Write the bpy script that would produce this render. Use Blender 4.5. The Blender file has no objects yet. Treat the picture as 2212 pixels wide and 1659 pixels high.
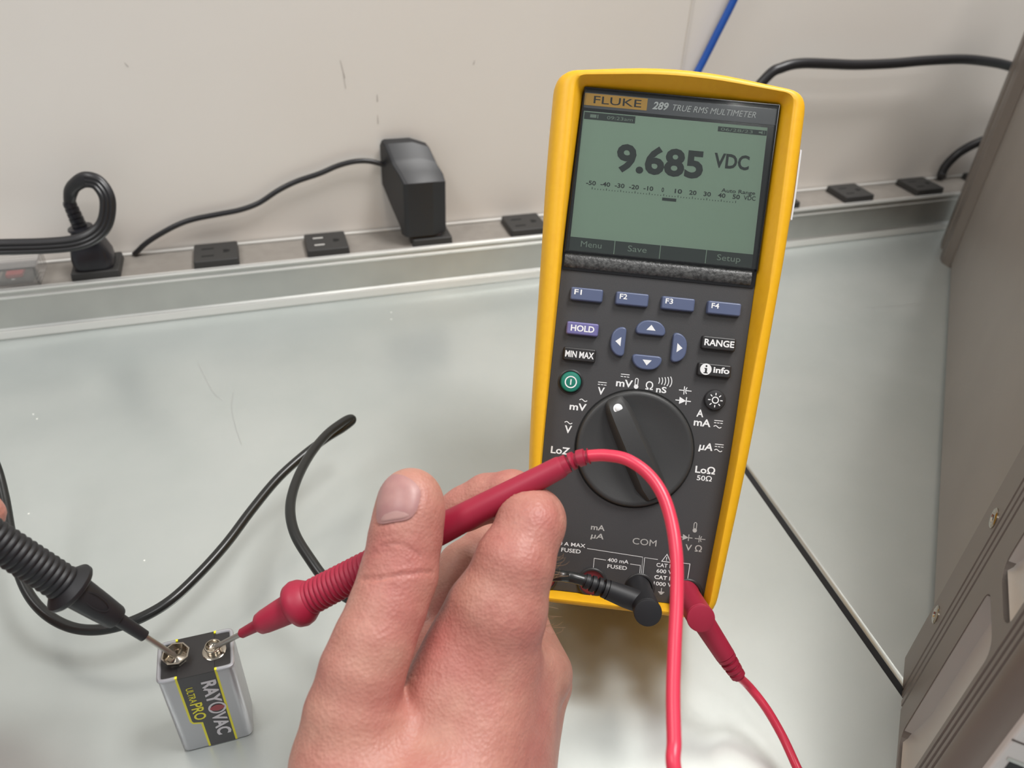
import bpy, bmesh, math, random
import numpy as np
from mathutils import Vector

random.seed(7)
S = bpy.context.scene
COL = S.collection

# ---------------------------------------------------------------- camera, world, lamps, exposure
FPX, CAMH = 1680.73, 296.763          # focal length in pixels (2212 wide), camera height in mm
YAW, PITCH, ROLL = 0.337429, 0.625965, 0.049228
IW, IH = 2212.0, 1659.0
cy, sy, cp, sp = math.cos(YAW), math.sin(YAW), math.cos(PITCH), math.sin(PITCH)
FW = np.array([sy*cp, cy*cp, -sp]); _r = np.array([cy, -sy, 0.0]); _u = np.cross(_r, FW)
RT = math.cos(ROLL)*_r + math.sin(ROLL)*_u
UP = -math.sin(ROLL)*_r + math.cos(ROLL)*_u
CAM = np.array([0.0, 0.0, CAMH])
cam_data = bpy.data.cameras.new('camera')
cam_data.sensor_width = 36.0
cam_data.lens = FPX/IW*36.0
cam_data.clip_start = 0.01
cam_data.clip_end = 50
cam_data.dof.use_dof = True
cam_data.dof.focus_distance = 0.31
cam_data.dof.aperture_fstop = 13.0
cam = bpy.data.objects.new('camera', cam_data); COL.objects.link(cam)
from mathutils import Matrix
m = Matrix.Identity(4)
for i in range(3):
    m[i][0], m[i][1], m[i][2] = RT[i], UP[i], -FW[i]
    m[i][3] = CAM[i]*0.001
cam.matrix_world = m
S.camera = cam

world = bpy.data.worlds.new('world'); S.world = world
world.use_nodes = True
bg = world.node_tree.nodes['Background']
bg.inputs[0].default_value = (0.93, 0.97, 1.0, 1); bg.inputs[1].default_value = 0.32

def ceiling_lamp(x, y, z, sx, sy_, power, col=(1, 0.985, 0.965)):
    l = bpy.data.lights.new('ceiling_lamp', 'AREA'); l.shape = 'RECTANGLE'
    l.size, l.size_y, l.energy, l.color = sx, sy_, power, col
    o = bpy.data.objects.new('ceiling_lamp', l); o.location = (x, y, z); COL.objects.link(o)
    return o
ceiling_lamp(0.72, 0.10, 1.75, 0.45, 0.7, 27)
ceiling_lamp(-1.0, 0.0, 1.75, 0.5, 0.8, 11)
ceiling_lamp(0.235, -0.835, 1.75, 0.24, 0.22, 4)

S.view_settings.view_transform = 'Standard'
S.view_settings.look = 'None'
S.view_settings.exposure = 0.17
S.view_settings.gamma = 1.0
S.view_settings.use_curve_mapping = False

# ---------------------------------------------------------------- geometry helpers (mm)
def ray(x, y): return FW + RT*(x-IW/2)/FPX - UP*(y-IH/2)/FPX
def dep(x, y, d): return CAM + ray(x, y)*d
def atz(x, y, z=0.0):
    d = ray(x, y); return CAM + d*((z-CAM[2])/d[2])
def aty(x, y, Y):
    d = ray(x, y); return CAM + d*(Y/d[1])
def V(*a): return np.array(a, float)
def unit(a): a = np.asarray(a, float); return a/np.linalg.norm(a)
def project(P):
    d = P-CAM; z = d@FW
    return np.stack([IW/2+FPX*(d@RT)/z, IH/2-FPX*(d@UP)/z], -1)

class Frame:
    def __init__(s, o, ex, ey, ez): s.o, s.ex, s.ey, s.ez = [np.asarray(k, float) for k in (o, ex, ey, ez)]
    def __call__(s, a, b, c=0.0): return s.o + a*s.ex + b*s.ey + c*s.ez
WF = Frame((0, 0, 0), (1, 0, 0), (0, 1, 0), (0, 0, 1))

class MB:
    def __init__(s): s.v, s.f = [], []
    def add(s, vs, fs):
        b = len(s.v); s.v.extend([np.asarray(q, float) for q in vs]); s.f.extend([[b+i for i in f] for f in fs]); return s
    def box(s, a, b, fr=WF):
        x0, y0, z0 = a; x1, y1, z1 = b
        vs = [fr(x, y, z) for z in (z0, z1) for y in (y0, y1) for x in (x0, x1)]
        return s.add(vs, [(0, 2, 3, 1), (4, 5, 7, 6), (0, 1, 5, 4), (2, 6, 7, 3), (0, 4, 6, 2), (1, 3, 7, 5)])
    def prism(s, poly, c0, c1, fr=WF, top_scale=1.0):
        n = len(poly); cx = sum(p[0] for p in poly)/n; cy_ = sum(p[1] for p in poly)/n
        vs = [fr(x, y, c0) for x, y in poly] + [fr(cx+(x-cx)*top_scale, cy_+(y-cy_)*top_scale, c1) for x, y in poly]
        fs = [tuple(range(n-1, -1, -1)), tuple(range(n, 2*n))] + [(i, (i+1) % n, n+(i+1) % n, n+i) for i in range(n)]
        return s.add(vs, fs)
    def flat(s, poly, fr, c): return s.add([fr(x, y, c) for x, y in poly], [tuple(range(len(poly)))])
    def loft(s, rings, cap0=True, cap1=True):
        n = len(rings[0]); vs = [p for r in rings for p in r]; fs = []
        for k in range(len(rings)-1):
            for i in range(n):
                j = (i+1) % n; fs.append((k*n+i, k*n+j, (k+1)*n+j, (k+1)*n+i))
        if cap0: fs.append(tuple(range(n-1, -1, -1)))
        if cap1: fs.append(tuple(range((len(rings)-1)*n, len(rings)*n)))
        return s.add(vs, fs)
    def lathe(s, prof, o, axis, seg=28, x=None, sq=1.0):
        o = np.asarray(o, float); a = unit(axis)
        x = unit(np.cross(a, V(0, 0, 1) if abs(a[2]) < .9 else V(1, 0, 0))) if x is None else unit(np.asarray(x)-a*(np.asarray(x)@a))
        y = np.cross(a, x); rings = []
        for t, r in prof:
            rings.append([o+a*t+(x*math.cos(2*math.pi*i/seg)+y*sq*math.sin(2*math.pi*i/seg))*max(r, 1e-3) for i in range(seg)])
        return s.loft(rings)
    def tube(s, pts, r, seg=14, sub=8, flat=None):
        P, R = catmull(pts, r, sub); n = len(P); rings = []
        T = [unit(P[min(i+1, n-1)]-P[max(i-1, 0)]) for i in range(n)]
        x = unit(np.cross(T[0], V(0.3, 0.5, 0.8)))
        for i in range(n):
            if flat is not None: x = unit(np.asarray(flat)-T[i]*(np.asarray(flat)@T[i]))
            else: x = unit(x-T[i]*(x@T[i]))
            y = np.cross(T[i], x); rr = R[i]
            ra, rb = (rr if isinstance(rr, tuple) else (rr, rr))
            rings.append([P[i]+x*ra*math.cos(2*math.pi*k/seg)+y*rb*math.sin(2*math.pi*k/seg) for k in range(seg)])
        return s.loft(rings)
    def stroke(s, pts, w, fr, c, closed=False):
        P = [np.array(p, float) for p in pts]; n = len(P)
        L, Rr = [], []
        for i in range(n):
            a = P[i-1] if (i > 0 or closed) else P[i]; b = P[(i+1) % n] if (i < n-1 or closed) else P[i]
            d = b-a; d = d/(np.linalg.norm(d)+1e-9); nn = np.array([-d[1], d[0]])
            if 0 < i < n-1 or closed:
                d1 = P[i]-P[i-1]; d1 = d1/(np.linalg.norm(d1)+1e-9)
                k = 1/max(0.5, abs(nn@np.array([-d1[1], d1[0]])))
            else: k = 1
            L.append(P[i]+nn*w/2*k); Rr.append(P[i]-nn*w/2*k)
        vs = [fr(p[0], p[1], c) for p in L]+[fr(p[0], p[1], c) for p in Rr]
        fs = [(i, n+i, n+(i+1) % n, (i+1) % n) for i in range(n if closed else n-1)]
        return s.add(vs, fs)
    def disc(s, u, v, r, fr, c, seg=24): return s.flat([(u+r*math.cos(2*math.pi*i/seg), v+r*math.sin(2*math.pi*i/seg)) for i in range(seg)], fr, c)
    def ring(s, u, v, r, w, fr, c, seg=32): return s.stroke([(u+r*math.cos(2*math.pi*i/seg), v+r*math.sin(2*math.pi*i/seg)) for i in range(seg)], w, fr, c, True)
    def build(s, name, mat, parent=None, smooth=True, bevel=0.0, angle=35, seg=2, recalc=True):
        me = bpy.data.meshes.new(name)
        off = np.array(parent.matrix_world.translation)*1000 if parent is not None else np.zeros(3)
        org = np.zeros(3)
        vs = (np.array(s.v)-off)*0.001
        if parent is None:
            lo, hi = vs.min(0), vs.max(0); org = np.array([(lo[0]+hi[0])/2, (lo[1]+hi[1])/2, lo[2]]); vs = vs-org
        me.from_pydata(vs.tolist(), [], s.f)
        if recalc:
            bm = bmesh.new(); bm.from_mesh(me); bmesh.ops.recalc_face_normals(bm, faces=bm.faces); bm.to_mesh(me); bm.free()
        me.materials.append(mat)
        if smooth:
            me.polygons.foreach_set('use_smooth', [True]*len(me.polygons)); me.set_sharp_from_angle(angle=math.radians(angle))
        o = bpy.data.objects.new(name, me); COL.objects.link(o)
        if parent is not None: o.parent = parent
        else: o.location = org
        if bevel > 0:
            bv = o.modifiers.new('bevel', 'BEVEL'); bv.width = bevel*0.001; bv.segments = seg; bv.limit_method = 'ANGLE'; bv.angle_limit = math.radians(40)
        bpy.context.view_layer.update() if parent is None else None
        if parent is not None: o.matrix_world  # keep lazy
        return o

def sub_parent(o, parent):
    """make o a child of parent (parts are built in their thing's space, so identity offsets hold)"""
    o.parent = parent; return o

def catmull(pts, r, sub):
    P = [np.asarray(p, float) for p in pts]; n = len(P)
    Rl = list(r) if isinstance(r, (list,)) else [r]*n
    out, ro = [], []
    for i in range(n-1):
        p0, p1, p2, p3 = P[max(i-1, 0)], P[i], P[i+1], P[min(i+2, n-1)]
        for k in range(sub):
            t = k/sub
            out.append(0.5*((2*p1)+(-p0+p2)*t+(2*p0-5*p1+4*p2-p3)*t*t+(-p0+3*p1-3*p2+p3)*t**3))
            a, b = Rl[i], Rl[i+1]
            ro.append(tuple(x+(y-x)*t for x, y in zip(a, b)) if isinstance(a, tuple) else a+(b-a)*t)
    out.append(P[-1]); ro.append(Rl[-1])
    return out, ro

def rounded(corners, n=6):
    """polygon with rounded corners: [(x, y, cut distance)]"""
    out = []; N = len(corners)
    for i in range(N):
        p = np.array(corners[i][:2], float); a = np.array(corners[i-1][:2], float); b = np.array(corners[(i+1) % N][:2], float)
        c = corners[i][2]
        s0 = p+(a-p)/np.linalg.norm(a-p)*min(c, .49*np.linalg.norm(a-p)); s1 = p+(b-p)/np.linalg.norm(b-p)*min(c, .49*np.linalg.norm(b-p))
        for k in range(n+1):
            t = k/n; q = (1-t)**2*s0+2*t*(1-t)*p+t*t*s1; out.append((q[0], q[1]))
    return out
def rrect(x0, y0, x1, y1, c, n=4): return rounded([(x0, y0, c), (x1, y0, c), (x1, y1, c), (x0, y1, c)], n)
def arc(u, v, r, a0, a1, n=10): return [(u+r*math.cos(math.radians(a0+(a1-a0)*i/n)), v+r*math.sin(math.radians(a0+(a1-a0)*i/n))) for i in range(n+1)]

_tc = {}
def glyphs(s, bold=0.0, shear=0.0):
    key = (s, bold, shear)
    if key not in _tc:
        c = bpy.data.curves.new('t', 'FONT'); c.body = s; c.size = 1; c.offset = bold; c.shear = shear; c.resolution_u = 3
        o = bpy.data.objects.new('t', c); me = bpy.data.meshes.new_from_object(o)
        v = np.zeros(len(me.vertices)*3); me.vertices.foreach_get('co', v)
        _tc[key] = (v.reshape(-1, 3)[:, :2], [tuple(p.vertices) for p in me.polygons])
        bpy.data.objects.remove(o); bpy.data.curves.remove(c); bpy.data.meshes.remove(me)
    return _tc[key]
CAPH = None
def txt(mb, s, u, v, h, fr, c, w=None, bold=0.0, shear=0.0, align='l'):
    """flat print: baseline-left (u, v), capital height h, optional width w"""
    global CAPH
    if CAPH is None: CAPH = np.ptp(glyphs('H')[0][:, 1])
    P, F = glyphs(s, bold, shear); k = h/CAPH; x0, x1 = P[:, 0].min(), P[:, 0].max()
    kx = k if w is None else w/(x1-x0)
    if align == 'c': u -= (x1-x0)*kx/2
    mb.add([fr(u+(x-x0)*kx, v+y*k, c) for x, y in P], F)

def thing(name, label, cat, loc, group=None):
    o = bpy.data.objects.new(name, None); o.empty_display_size = 0.01
    o.location = np.asarray(loc, float)*0.001; COL.objects.link(o)
    o['label'] = label; o['category'] = cat
    if group: o['group'] = group
    bpy.context.view_layer.update()
    return o
class Off:
    """stand-in parent for sub-parts: same origin as the thing"""
def child(mb, name, mat, thing_, part=None, **kw):
    o = mb.build(name, mat, thing_, **kw)
    if part is not None: o.parent = part
    return o
def tag(o, label, cat, group=None):
    o['label'] = label; o['category'] = cat
    if group: o['group'] = group
    return o
def struct(o, label=None):
    o['kind'] = 'structure'
    if label: o['label'] = label
    return o

# ---------------------------------------------------------------- materials
def mat(name, col, rough=0.5, metal=0.0, noise=None, bump=None, spec=0.5, sss=None, coat=0.0):
    m_ = bpy.data.materials.new(name); m_.use_nodes = True; nt = m_.node_tree; b = nt.nodes['Principled BSDF']
    b.inputs['Base Color'].default_value = (*col, 1); b.inputs['Roughness'].default_value = rough
    b.inputs['Metallic'].default_value = metal; b.inputs['Specular IOR Level'].default_value = spec
    b.inputs['Coat Weight'].default_value = coat; b.inputs['Coat Roughness'].default_value = 0.08
    tc = nt.nodes.new('ShaderNodeTexCoord')
    if noise:
        sc, col2, det = noise
        n = nt.nodes.new('ShaderNodeTexNoise'); n.inputs['Scale'].default_value = sc; n.inputs['Detail'].default_value = det
        nt.links.new(tc.outputs['Object'], n.inputs['Vector'])
        rp = nt.nodes.new('ShaderNodeValToRGB'); rp.color_ramp.elements[0].position = 0.35; rp.color_ramp.elements[1].position = 0.68
        rp.color_ramp.elements[0].color = (*col, 1); rp.color_ramp.elements[1].color = (*col2, 1)
        nt.links.new(n.outputs['Fac'], rp.inputs['Fac']); nt.links.new(rp.outputs['Color'], b.inputs['Base Color'])
    if bump:
        sc, st, dist = bump
        n = nt.nodes.new('ShaderNodeTexNoise'); n.inputs['Scale'].default_value = sc; n.inputs['Detail'].default_value = 4
        nt.links.new(tc.outputs['Object'], n.inputs['Vector'])
        bp = nt.nodes.new('ShaderNodeBump'); bp.inputs['Strength'].default_value = st; bp.inputs['Distance'].default_value = dist
        nt.links.new(n.outputs['Fac'], bp.inputs['Height']); nt.links.new(bp.outputs['Normal'], b.inputs['Normal'])
    if sss:
        b.inputs['Subsurface Weight'].default_value = sss[0]; b.inputs['Subsurface Radius'].default_value = sss[1]; b.inputs['Subsurface Scale'].default_value = sss[2]
    return m_
def srgb(r, g, b_):
    f = lambda c: (c/255/12.92 if c/255 <= 0.04045 else ((c/255+0.055)/1.055)**2.4)
    return (f(r), f(g), f(b_))

M = {}
M['wall'] = mat('wall_paint', srgb(232, 225, 217), 0.6, noise=(5, srgb(235, 229, 222), 3), bump=(60, 0.05, 0.001))
M['bench'] = mat('bench_steel', srgb(194, 200, 197), 0.27, 0.5, noise=(14, srgb(202, 207, 204), 5), bump=(9, 0.04, 0.002))
M['gap'] = mat('seam_shadow', srgb(18, 18, 20), 0.7)
M['alu'] = mat('anodised_aluminium', srgb(196, 196, 192), 0.36, 0.85, noise=(30, srgb(205, 205, 200), 2))
M['alu_bright'] = mat('aluminium_edge', srgb(238, 237, 233), 0.28, 0.35)
M['strip_top'] = mat('strip_top_grey', srgb(158, 152, 145), 0.5, 0.35, noise=(120, srgb(150, 144, 137), 3))
M['black_plastic'] = mat('black_plastic', srgb(38, 38, 40), 0.42, bump=(900, 0.08, 0.0002))
M['black_satin'] = mat('black_satin_plastic', srgb(34, 33, 38), 0.3)
M['grey_black'] = mat('charcoal_plastic', srgb(52, 51, 50), 0.55, bump=(1200, 0.15, 0.0002))
M['slot'] = mat('socket_slot', srgb(12, 12, 12), 0.8)
M['metal'] = mat('nickel', srgb(178, 170, 158), 0.16, 1.0)
M['needle'] = mat('steel_needle', srgb(176, 172, 166), 0.34, 0.9)
M['cord'] = mat('black_cord_rubber', srgb(36, 35, 37), 0.36)
M['lead_black'] = mat('black_silicone', srgb(33, 34, 33), 0.28)
M['black_rubber'] = mat('black_rubber_grip', srgb(30, 30, 33), 0.5)
M['red'] = mat('red_handle_rubber', srgb(162, 31, 59), 0.47, bump=(1500, 0.05, 0.0001))
M['red_cable'] = mat('red_silicone_cable', srgb(222, 58, 84), 0.3)
M['blue'] = mat('blue_cable_jacket', srgb(34, 84, 170), 0.4)
M['yellow'] = mat('yellow_holster_rubber', srgb(243, 183, 28), 0.42, noise=(400, srgb(240, 178, 26), 2), bump=(2200, 0.06, 0.0001))
M['panel'] = mat('dark_grey_panel', srgb(64, 63, 64), 0.5, bump=(3500, 0.22, 0.0002))
M['dialm'] = mat('dark_grey_dial', srgb(58, 58, 58), 0.45, bump=(3500, 0.15, 0.0002))
M['bezel'] = mat('glossy_black_bezel', srgb(30, 29, 31), 0.12)
M['band'] = mat('grey_header_band', srgb(88, 89, 96), 0.35)
M['speaker'] = mat('textured_grey_bar', srgb(50, 50, 50), 0.36, noise=(700, srgb(92, 92, 91), 5), bump=(900, 0.5, 0.0005))
M['lcd'] = mat('lcd_green', srgb(172, 198, 176), 0.5, noise=(6, srgb(166, 191, 169), 1))
M['lcd_dark'] = mat('lcd_dark', srgb(56, 66, 63), 0.5)
M['lcd_mid'] = mat('lcd_pixels', srgb(44, 54, 52), 0.5)
M['lcd_txt'] = mat('lcd_light_pixels', srgb(150, 168, 154), 0.5)
M['blue_btn'] = mat('slate_blue_key', srgb(88, 98, 128), 0.42)
M['hold_btn'] = mat('violet_key', srgb(112, 108, 160), 0.42)
M['black_btn'] = mat('black_key', srgb(44, 43, 44), 0.42)
M['green_btn'] = mat('green_key', srgb(28, 122, 104), 0.4)
M['white'] = mat('white_print', srgb(238, 238, 238), 0.5)
M['grey_print'] = mat('grey_print', srgb(178, 176, 172), 0.5)
M['dark_print'] = mat('black_print', srgb(30, 28, 26), 0.5)
M['logo'] = mat('logo_amber', srgb(235, 176, 60), 0.4)
M['jack_red'] = mat('jack_red', srgb(110, 30, 40), 0.5)
M['silver'] = mat('battery_silver', srgb(178, 178, 182), 0.34, 0.55)
M['bat_black'] = mat('battery_black', srgb(40, 38, 38), 0.4)
M['bat_label'] = mat('battery_label_dark', srgb(62, 60, 62), 0.32)
M['bat_yellow'] = mat('battery_yellow', srgb(226, 218, 40), 0.4)
M['bat_text'] = mat('battery_print', srgb(205, 202, 206), 0.35)
M['bat_red'] = mat('battery_red', srgb(150, 55, 62), 0.4)
M['case'] = mat('taupe_case', srgb(146, 138, 131), 0.42, 0.25, noise=(20, srgb(142, 134, 127), 3))
M['case_rail'] = mat('taupe_rail', srgb(122, 113, 106), 0.4, 0.3)
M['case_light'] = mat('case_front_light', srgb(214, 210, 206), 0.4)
M['groove'] = mat('rail_groove', srgb(92, 82, 76), 0.5, 0.2)
M['scoop'] = mat('brushed_scoop', srgb(196, 192, 187), 0.32, 0.35)
M['nail'] = mat('nail', srgb(170, 124, 122), 0.42, noise=(180, srgb(180, 136, 130), 2), sss=(0.2, (1.0, .35, .25), 0.0015))
M['lunula'] = mat('nail_lunula', srgb(182, 142, 136), 0.45, sss=(0.3, (1.0, .35, .25), 0.0015))

def clear_plastic(name, tint, gloss=1.5, rough=0.04, haze=0.0):
    m_ = bpy.data.materials.new(name); m_.use_nodes = True; nt = m_.node_tree; nt.nodes.clear()
    out = nt.nodes.new('ShaderNodeOutputMaterial'); t = nt.nodes.new('ShaderNodeBsdfTransparent'); t.inputs[0].default_value = (*tint, 1)
    g = nt.nodes.new('ShaderNodeBsdfGlossy'); g.inputs['Roughness'].default_value = rough; g.inputs[0].default_value = (1, 1, 1, 1)
    f = nt.nodes.new('ShaderNodeFresnel'); f.inputs[0].default_value = gloss
    mx = nt.nodes.new('ShaderNodeMixShader'); nt.links.new(f.outputs[0], mx.inputs[0])
    src = t
    if haze:
        d = nt.nodes.new('ShaderNodeBsdfDiffuse'); d.inputs[0].default_value = (0.8, 0.78, 0.76, 1)
        mh = nt.nodes.new('ShaderNodeMixShader'); mh.inputs[0].default_value = haze
        nt.links.new(t.outputs[0], mh.inputs[1]); nt.links.new(d.outputs[0], mh.inputs[2]); src = mh
    nt.links.new(src.outputs[0], mx.inputs[1]); nt.links.new(g.outputs[0], mx.inputs[2]); nt.links.new(mx.outputs[0], out.inputs[0])
    return m_
M['glass'] = clear_plastic('display_glass', (0.97, 0.98, 0.97), 1.45, 0.05)
M['clear'] = clear_plastic('clear_cover', (0.93, 0.92, 0.91), 1.45, 0.1, 0.22)

def skin_material():
    m_ = mat('skin', srgb(222, 158, 140), 0.48, sss=(0.25, (1.0, .38, .25), 0.003))
    nt = m_.node_tree; b = nt.nodes['Principled BSDF']; tc = nt.nodes.new('ShaderNodeTexCoord')
    def noise(sc, det):
        n = nt.nodes.new('ShaderNodeTexNoise'); n.inputs['Scale'].default_value = sc; n.inputs['Detail'].default_value = det
        nt.links.new(tc.outputs['Object'], n.inputs['Vector']); return n
    n1, n2 = noise(38, 4), noise(230, 3)
    r1 = nt.nodes.new('ShaderNodeValToRGB'); r1.color_ramp.elements[0].position = .32; r1.color_ramp.elements[1].position = .7
    r1.color_ramp.elements[0].color = (*srgb(188, 140, 124), 1); r1.color_ramp.elements[1].color = (*srgb(180, 113, 105), 1)
    r2 = nt.nodes.new('ShaderNodeValToRGB'); r2.color_ramp.elements[0].position = .3; r2.color_ramp.elements[1].position = .75
    r2.color_ramp.elements[0].color = (1.03, 1.02, 1.0, 1); r2.color_ramp.elements[1].color = (.93, .85, .83, 1)
    mx = nt.nodes.new('ShaderNodeMix'); mx.data_type = 'RGBA'; mx.blend_type = 'MULTIPLY'; mx.inputs[0].default_value = 1
    nt.links.new(n1.outputs['Fac'], r1.inputs[0]); nt.links.new(n2.outputs['Fac'], r2.inputs[0])
    nt.links.new(r1.outputs[0], mx.inputs[6]); nt.links.new(r2.outputs[0], mx.inputs[7]); nt.links.new(mx.outputs[2], b.inputs['Base Color'])
    vo = nt.nodes.new('ShaderNodeTexVoronoi'); vo.inputs['Scale'].default_value = 900
    nt.links.new(tc.outputs['Object'], vo.inputs['Vector'])
    bp = nt.nodes.new('ShaderNodeBump'); bp.inputs['Strength'].default_value = .38; bp.inputs['Distance'].default_value = .0004
    nt.links.new(vo.outputs['Distance'], bp.inputs['Height'])
    n3 = noise(420, 3); bp2 = nt.nodes.new('ShaderNodeBump'); bp2.inputs['Strength'].default_value = .26; bp2.inputs['Distance'].default_value = .0006
    nt.links.new(n3.outputs['Fac'], bp2.inputs['Height']); nt.links.new(bp.outputs[0], bp2.inputs['Normal']); nt.links.new(bp2.outputs[0], b.inputs['Normal'])
    return m_
M['skin'] = skin_material()

# ---------------------------------------------------------------- the setting: wall, two bench tops with a seam
YS, HS, WS = 521.06, 36.72, 37.28     # power strip: front, height, depth
PITCHX, X0 = 76.98, -130.25           # outlet spacing and first outlet's left edge
WALLY = 560.0
wall = struct(MB().box((-1600, WALLY, -700), (1900, WALLY+60, 1700)).build('wall_back', M['wall'], smooth=False))
seam = lambda y: 230.6+(y-128.4)*0.0708
b1 = [(-1200, -260), (seam(-260)-2.2, -260), (seam(WALLY)-2.2, WALLY), (-1200, WALLY)]
MBt = MB().prism(b1, -30, 0); bench = struct(MBt.build('floor_bench', M['bench'], smooth=False)); bench.name = 'bench_top'
bench['label'] = 'pale grey metal bench top the battery and multimeter stand on'
b2 = [(seam(-260)+2.0, -260), (1500, -260), (1500, WALLY), (seam(WALLY)+2.0, WALLY)]
bench2 = struct(MB().prism(b2, -30, 0).build('bench_top', M['bench'], smooth=True, bevel=2.4, seg=5))
bench2['label'] = 'pale grey bench top right of the seam, under the taupe case'
struct(MB().prism([(seam(-250)-2.15, -250), (seam(-250)+4.5, -250), (seam(WALLY)+4.5, WALLY), (seam(WALLY)-2.15, WALLY)], -14, -1.3).build('gap_shade_1', M['gap'], smooth=False), 'black filler standing in for the shade in the gap between the two bench tops')  # added filler, coloured black to stand in for the shade inside the gap
# scuffs on the wall (paint chips with a shape of their own)
sc = MB()
for x, y, l, w, a in [(740, 150, 12, .8, 100), (744, 175, 10, .5, 95), (815, 212, 5, 1.0, 90), (816, 258, 6, .8, 90), (273, 140, 3, .8, 120), (1024, 135, 3, 1.0, 70)]:
    p = aty(x, y, WALLY); dx, dz = math.cos(math.radians(a))*l/2, math.sin(math.radians(a))*l/2
    sc.add([p+V(-dx-w/2, -.15, -dz), p+V(-dx+w/2, -.15, -dz), p+V(dx+w/4, -.15, dz), p+V(dx-w/4, -.15, dz)], [(0, 1, 2, 3)])
o = sc.build('scuff', mat('scuff', srgb(198, 191, 184), .7), wall, smooth=False)
o.location = -wall.location; o.data.transform(Matrix.Translation(wall.location))
scm = mat('scratch', srgb(150, 152, 149), .5)
for pts in ([(505, 845), (500, 880), (508, 920), (522, 962)], [(428, 785), (440, 810), (462, 850), (478, 862)], [(1878, 664), (1930, 662), (1985, 656)]):
    tb_ = bench2 if pts[0][0] > 1700 else bench
    q = [atz(x, y, .04) for x, y in pts]; mb_ = MB(); mb_.stroke([(p[0], p[1]) for p in catmull(q, 1.0, 6)[0]], .35, WF, .04)
    mb_.build('scratch', scm, tb_, smooth=False)
spk_ = mat('speck', srgb(235, 235, 230), .6)
for x, y in ((62, 1110), (312, 1211), (72, 895), (80, 905), (845, 675), (845, 690), (630, 555)):
    p = atz(x, y, .0); MB().lathe([(0, .5), (.25, .4), (.3, .01)], p, (0, 0, 1), 7).build('speck', spk_, bench, smooth=False)
# faint vertical panel joint on the wall
jn = MB().box((322, WALLY-.5, 36), (325, WALLY+.5, 900)); o = jn.build('panel_joint', mat('joint', srgb(221, 214, 206), .6), wall, smooth=False)

# ---------------------------------------------------------------- power strip along the wall
strip = thing('power_strip', 'long aluminium power strip with black sockets fixed along the wall', 'power strip', (120, YS+WS/2, 0))
XL, XR = -420, 900
prof = [(0, 0), (0, 7.2), (1.0, 8.4), (1.0, HS-7), (0.4, HS-6.6), (0.4, HS-5.4), (1.0, HS-5), (1.0, HS-2.4), (0, HS-1.8), (0, HS-.4), (.4, HS), (1.4, HS), (1.6, HS-1.6), (3, HS-1.6),
        (3, HS-1.0), (WS-2, HS-1.0), (WS-2, HS+.6), (WS, HS+.6), (WS, 0)]
sf = Frame((0, YS, 0), (0, 1, 0), (0, 0, 1), (1, 0, 0))
child(MB().prism(prof, XL, XR, sf), 'channel', M['alu'], strip, smooth=False, bevel=.25, seg=2)
child(MB().box((XL, YS+3.4, HS-1.0), (XR, YS+WS-2.4, HS-.6)), 'top_plate', M['strip_top'], strip, smooth=False)
lip = MB()
for z0, z1, y0 in ((1.0, 6.6, -.35), (HS-6.5, HS-5.5, .1), (HS-1.7, HS-.5, -.3)): lip.box((XL, YS+y0, z0), (XR, YS+y0+1, z1))
lip.box((XL, YS+WS-2.6, HS-.4), (XR, YS+WS-.1, HS+1.0)); lip.box((XL, YS+2.4, HS-1.5), (XR, YS+3.3, HS-.2))
child(lip, 'edge_trim', M['alu_bright'], strip, smooth=False, bevel=.3)
proto = None
for i in range(-1, 11):
    if i == -1: continue
    x = X0+i*PITCHX
    fr = Frame((x, YS+3.2, HS-.6), (1, 0, 0), (0, 1, 0), (0, 0, 1))
    ob = child(MB().prism(rrect(0, 0, 30.4, 29.2, 1.6, 3), 0, 5.4, fr, 0.97), 'outlet', M['grey_black'], strip, bevel=.5)
    sl = MB()
    for yy in (7.2, 18.6): sl.prism(rrect(5.5, yy, 14.0, yy+1.9, .6, 2), 5.41, 5.46, fr)
    sl.prism(rounded([(20.2, 11.6, .2), (23.2, 11.6, 1.6), (25.4, 14, 2), (23.2, 16.4, 1.6), (20.2, 16.4, .2)], 3), 5.41, 5.46, fr)
    child(sl, 'socket_slot', M['slot'], strip, ob, smooth=False)
    if i == 2:
        ct = MB()
        for yy in (7.4, 18.9): ct.box((6.2, yy, 5.45), (13.4, yy+1.4, 5.75), fr)
        child(ct, 'contact', M['alu_bright'], strip, ob, smooth=False)
# switch with clear cover at the left end
xs0, xs1, ys0, ys1 = -212, -148.5, YS+4, YS+31
zc = HS+13.0
cv = MB()
cv.box((xs0, ys0, zc-1.6), (xs1, ys1, zc)); cv.box((xs1-1.6, ys0, HS-.5), (xs1, ys1, zc-1.6)); cv.box((xs0, ys0, HS-.5), (xs1-1.6, ys0+1.6, zc-1.6)); cv.box((xs0, ys1-1.6, HS-.5), (xs1-1.6, ys1, zc-1.6))
child(cv, 'switch_cover', M['clear'], strip, smooth=False, bevel=.5)
rk = child(MB().box((xs1-25, ys0+4, HS-.5), (xs1-5.5, ys1-5, HS+2.4)), 'rocker_switch', M['grey_black'], strip, smooth=False, bevel=.6)
child(MB().box((xs1-21, ys0+7, HS+2.4), (xs1-11, ys1-9, HS+5.6)), 'rocker', mat('red_rocker', srgb(190, 50, 56), .35), strip, rk, smooth=False, bevel=.8)
child(MB().box((xs1-17.6, ys0+5, HS+2.4), (xs1-15.6, ys0+6.2, HS+2.7)), 'mark', M['white'], strip, rk, smooth=False)

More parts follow.
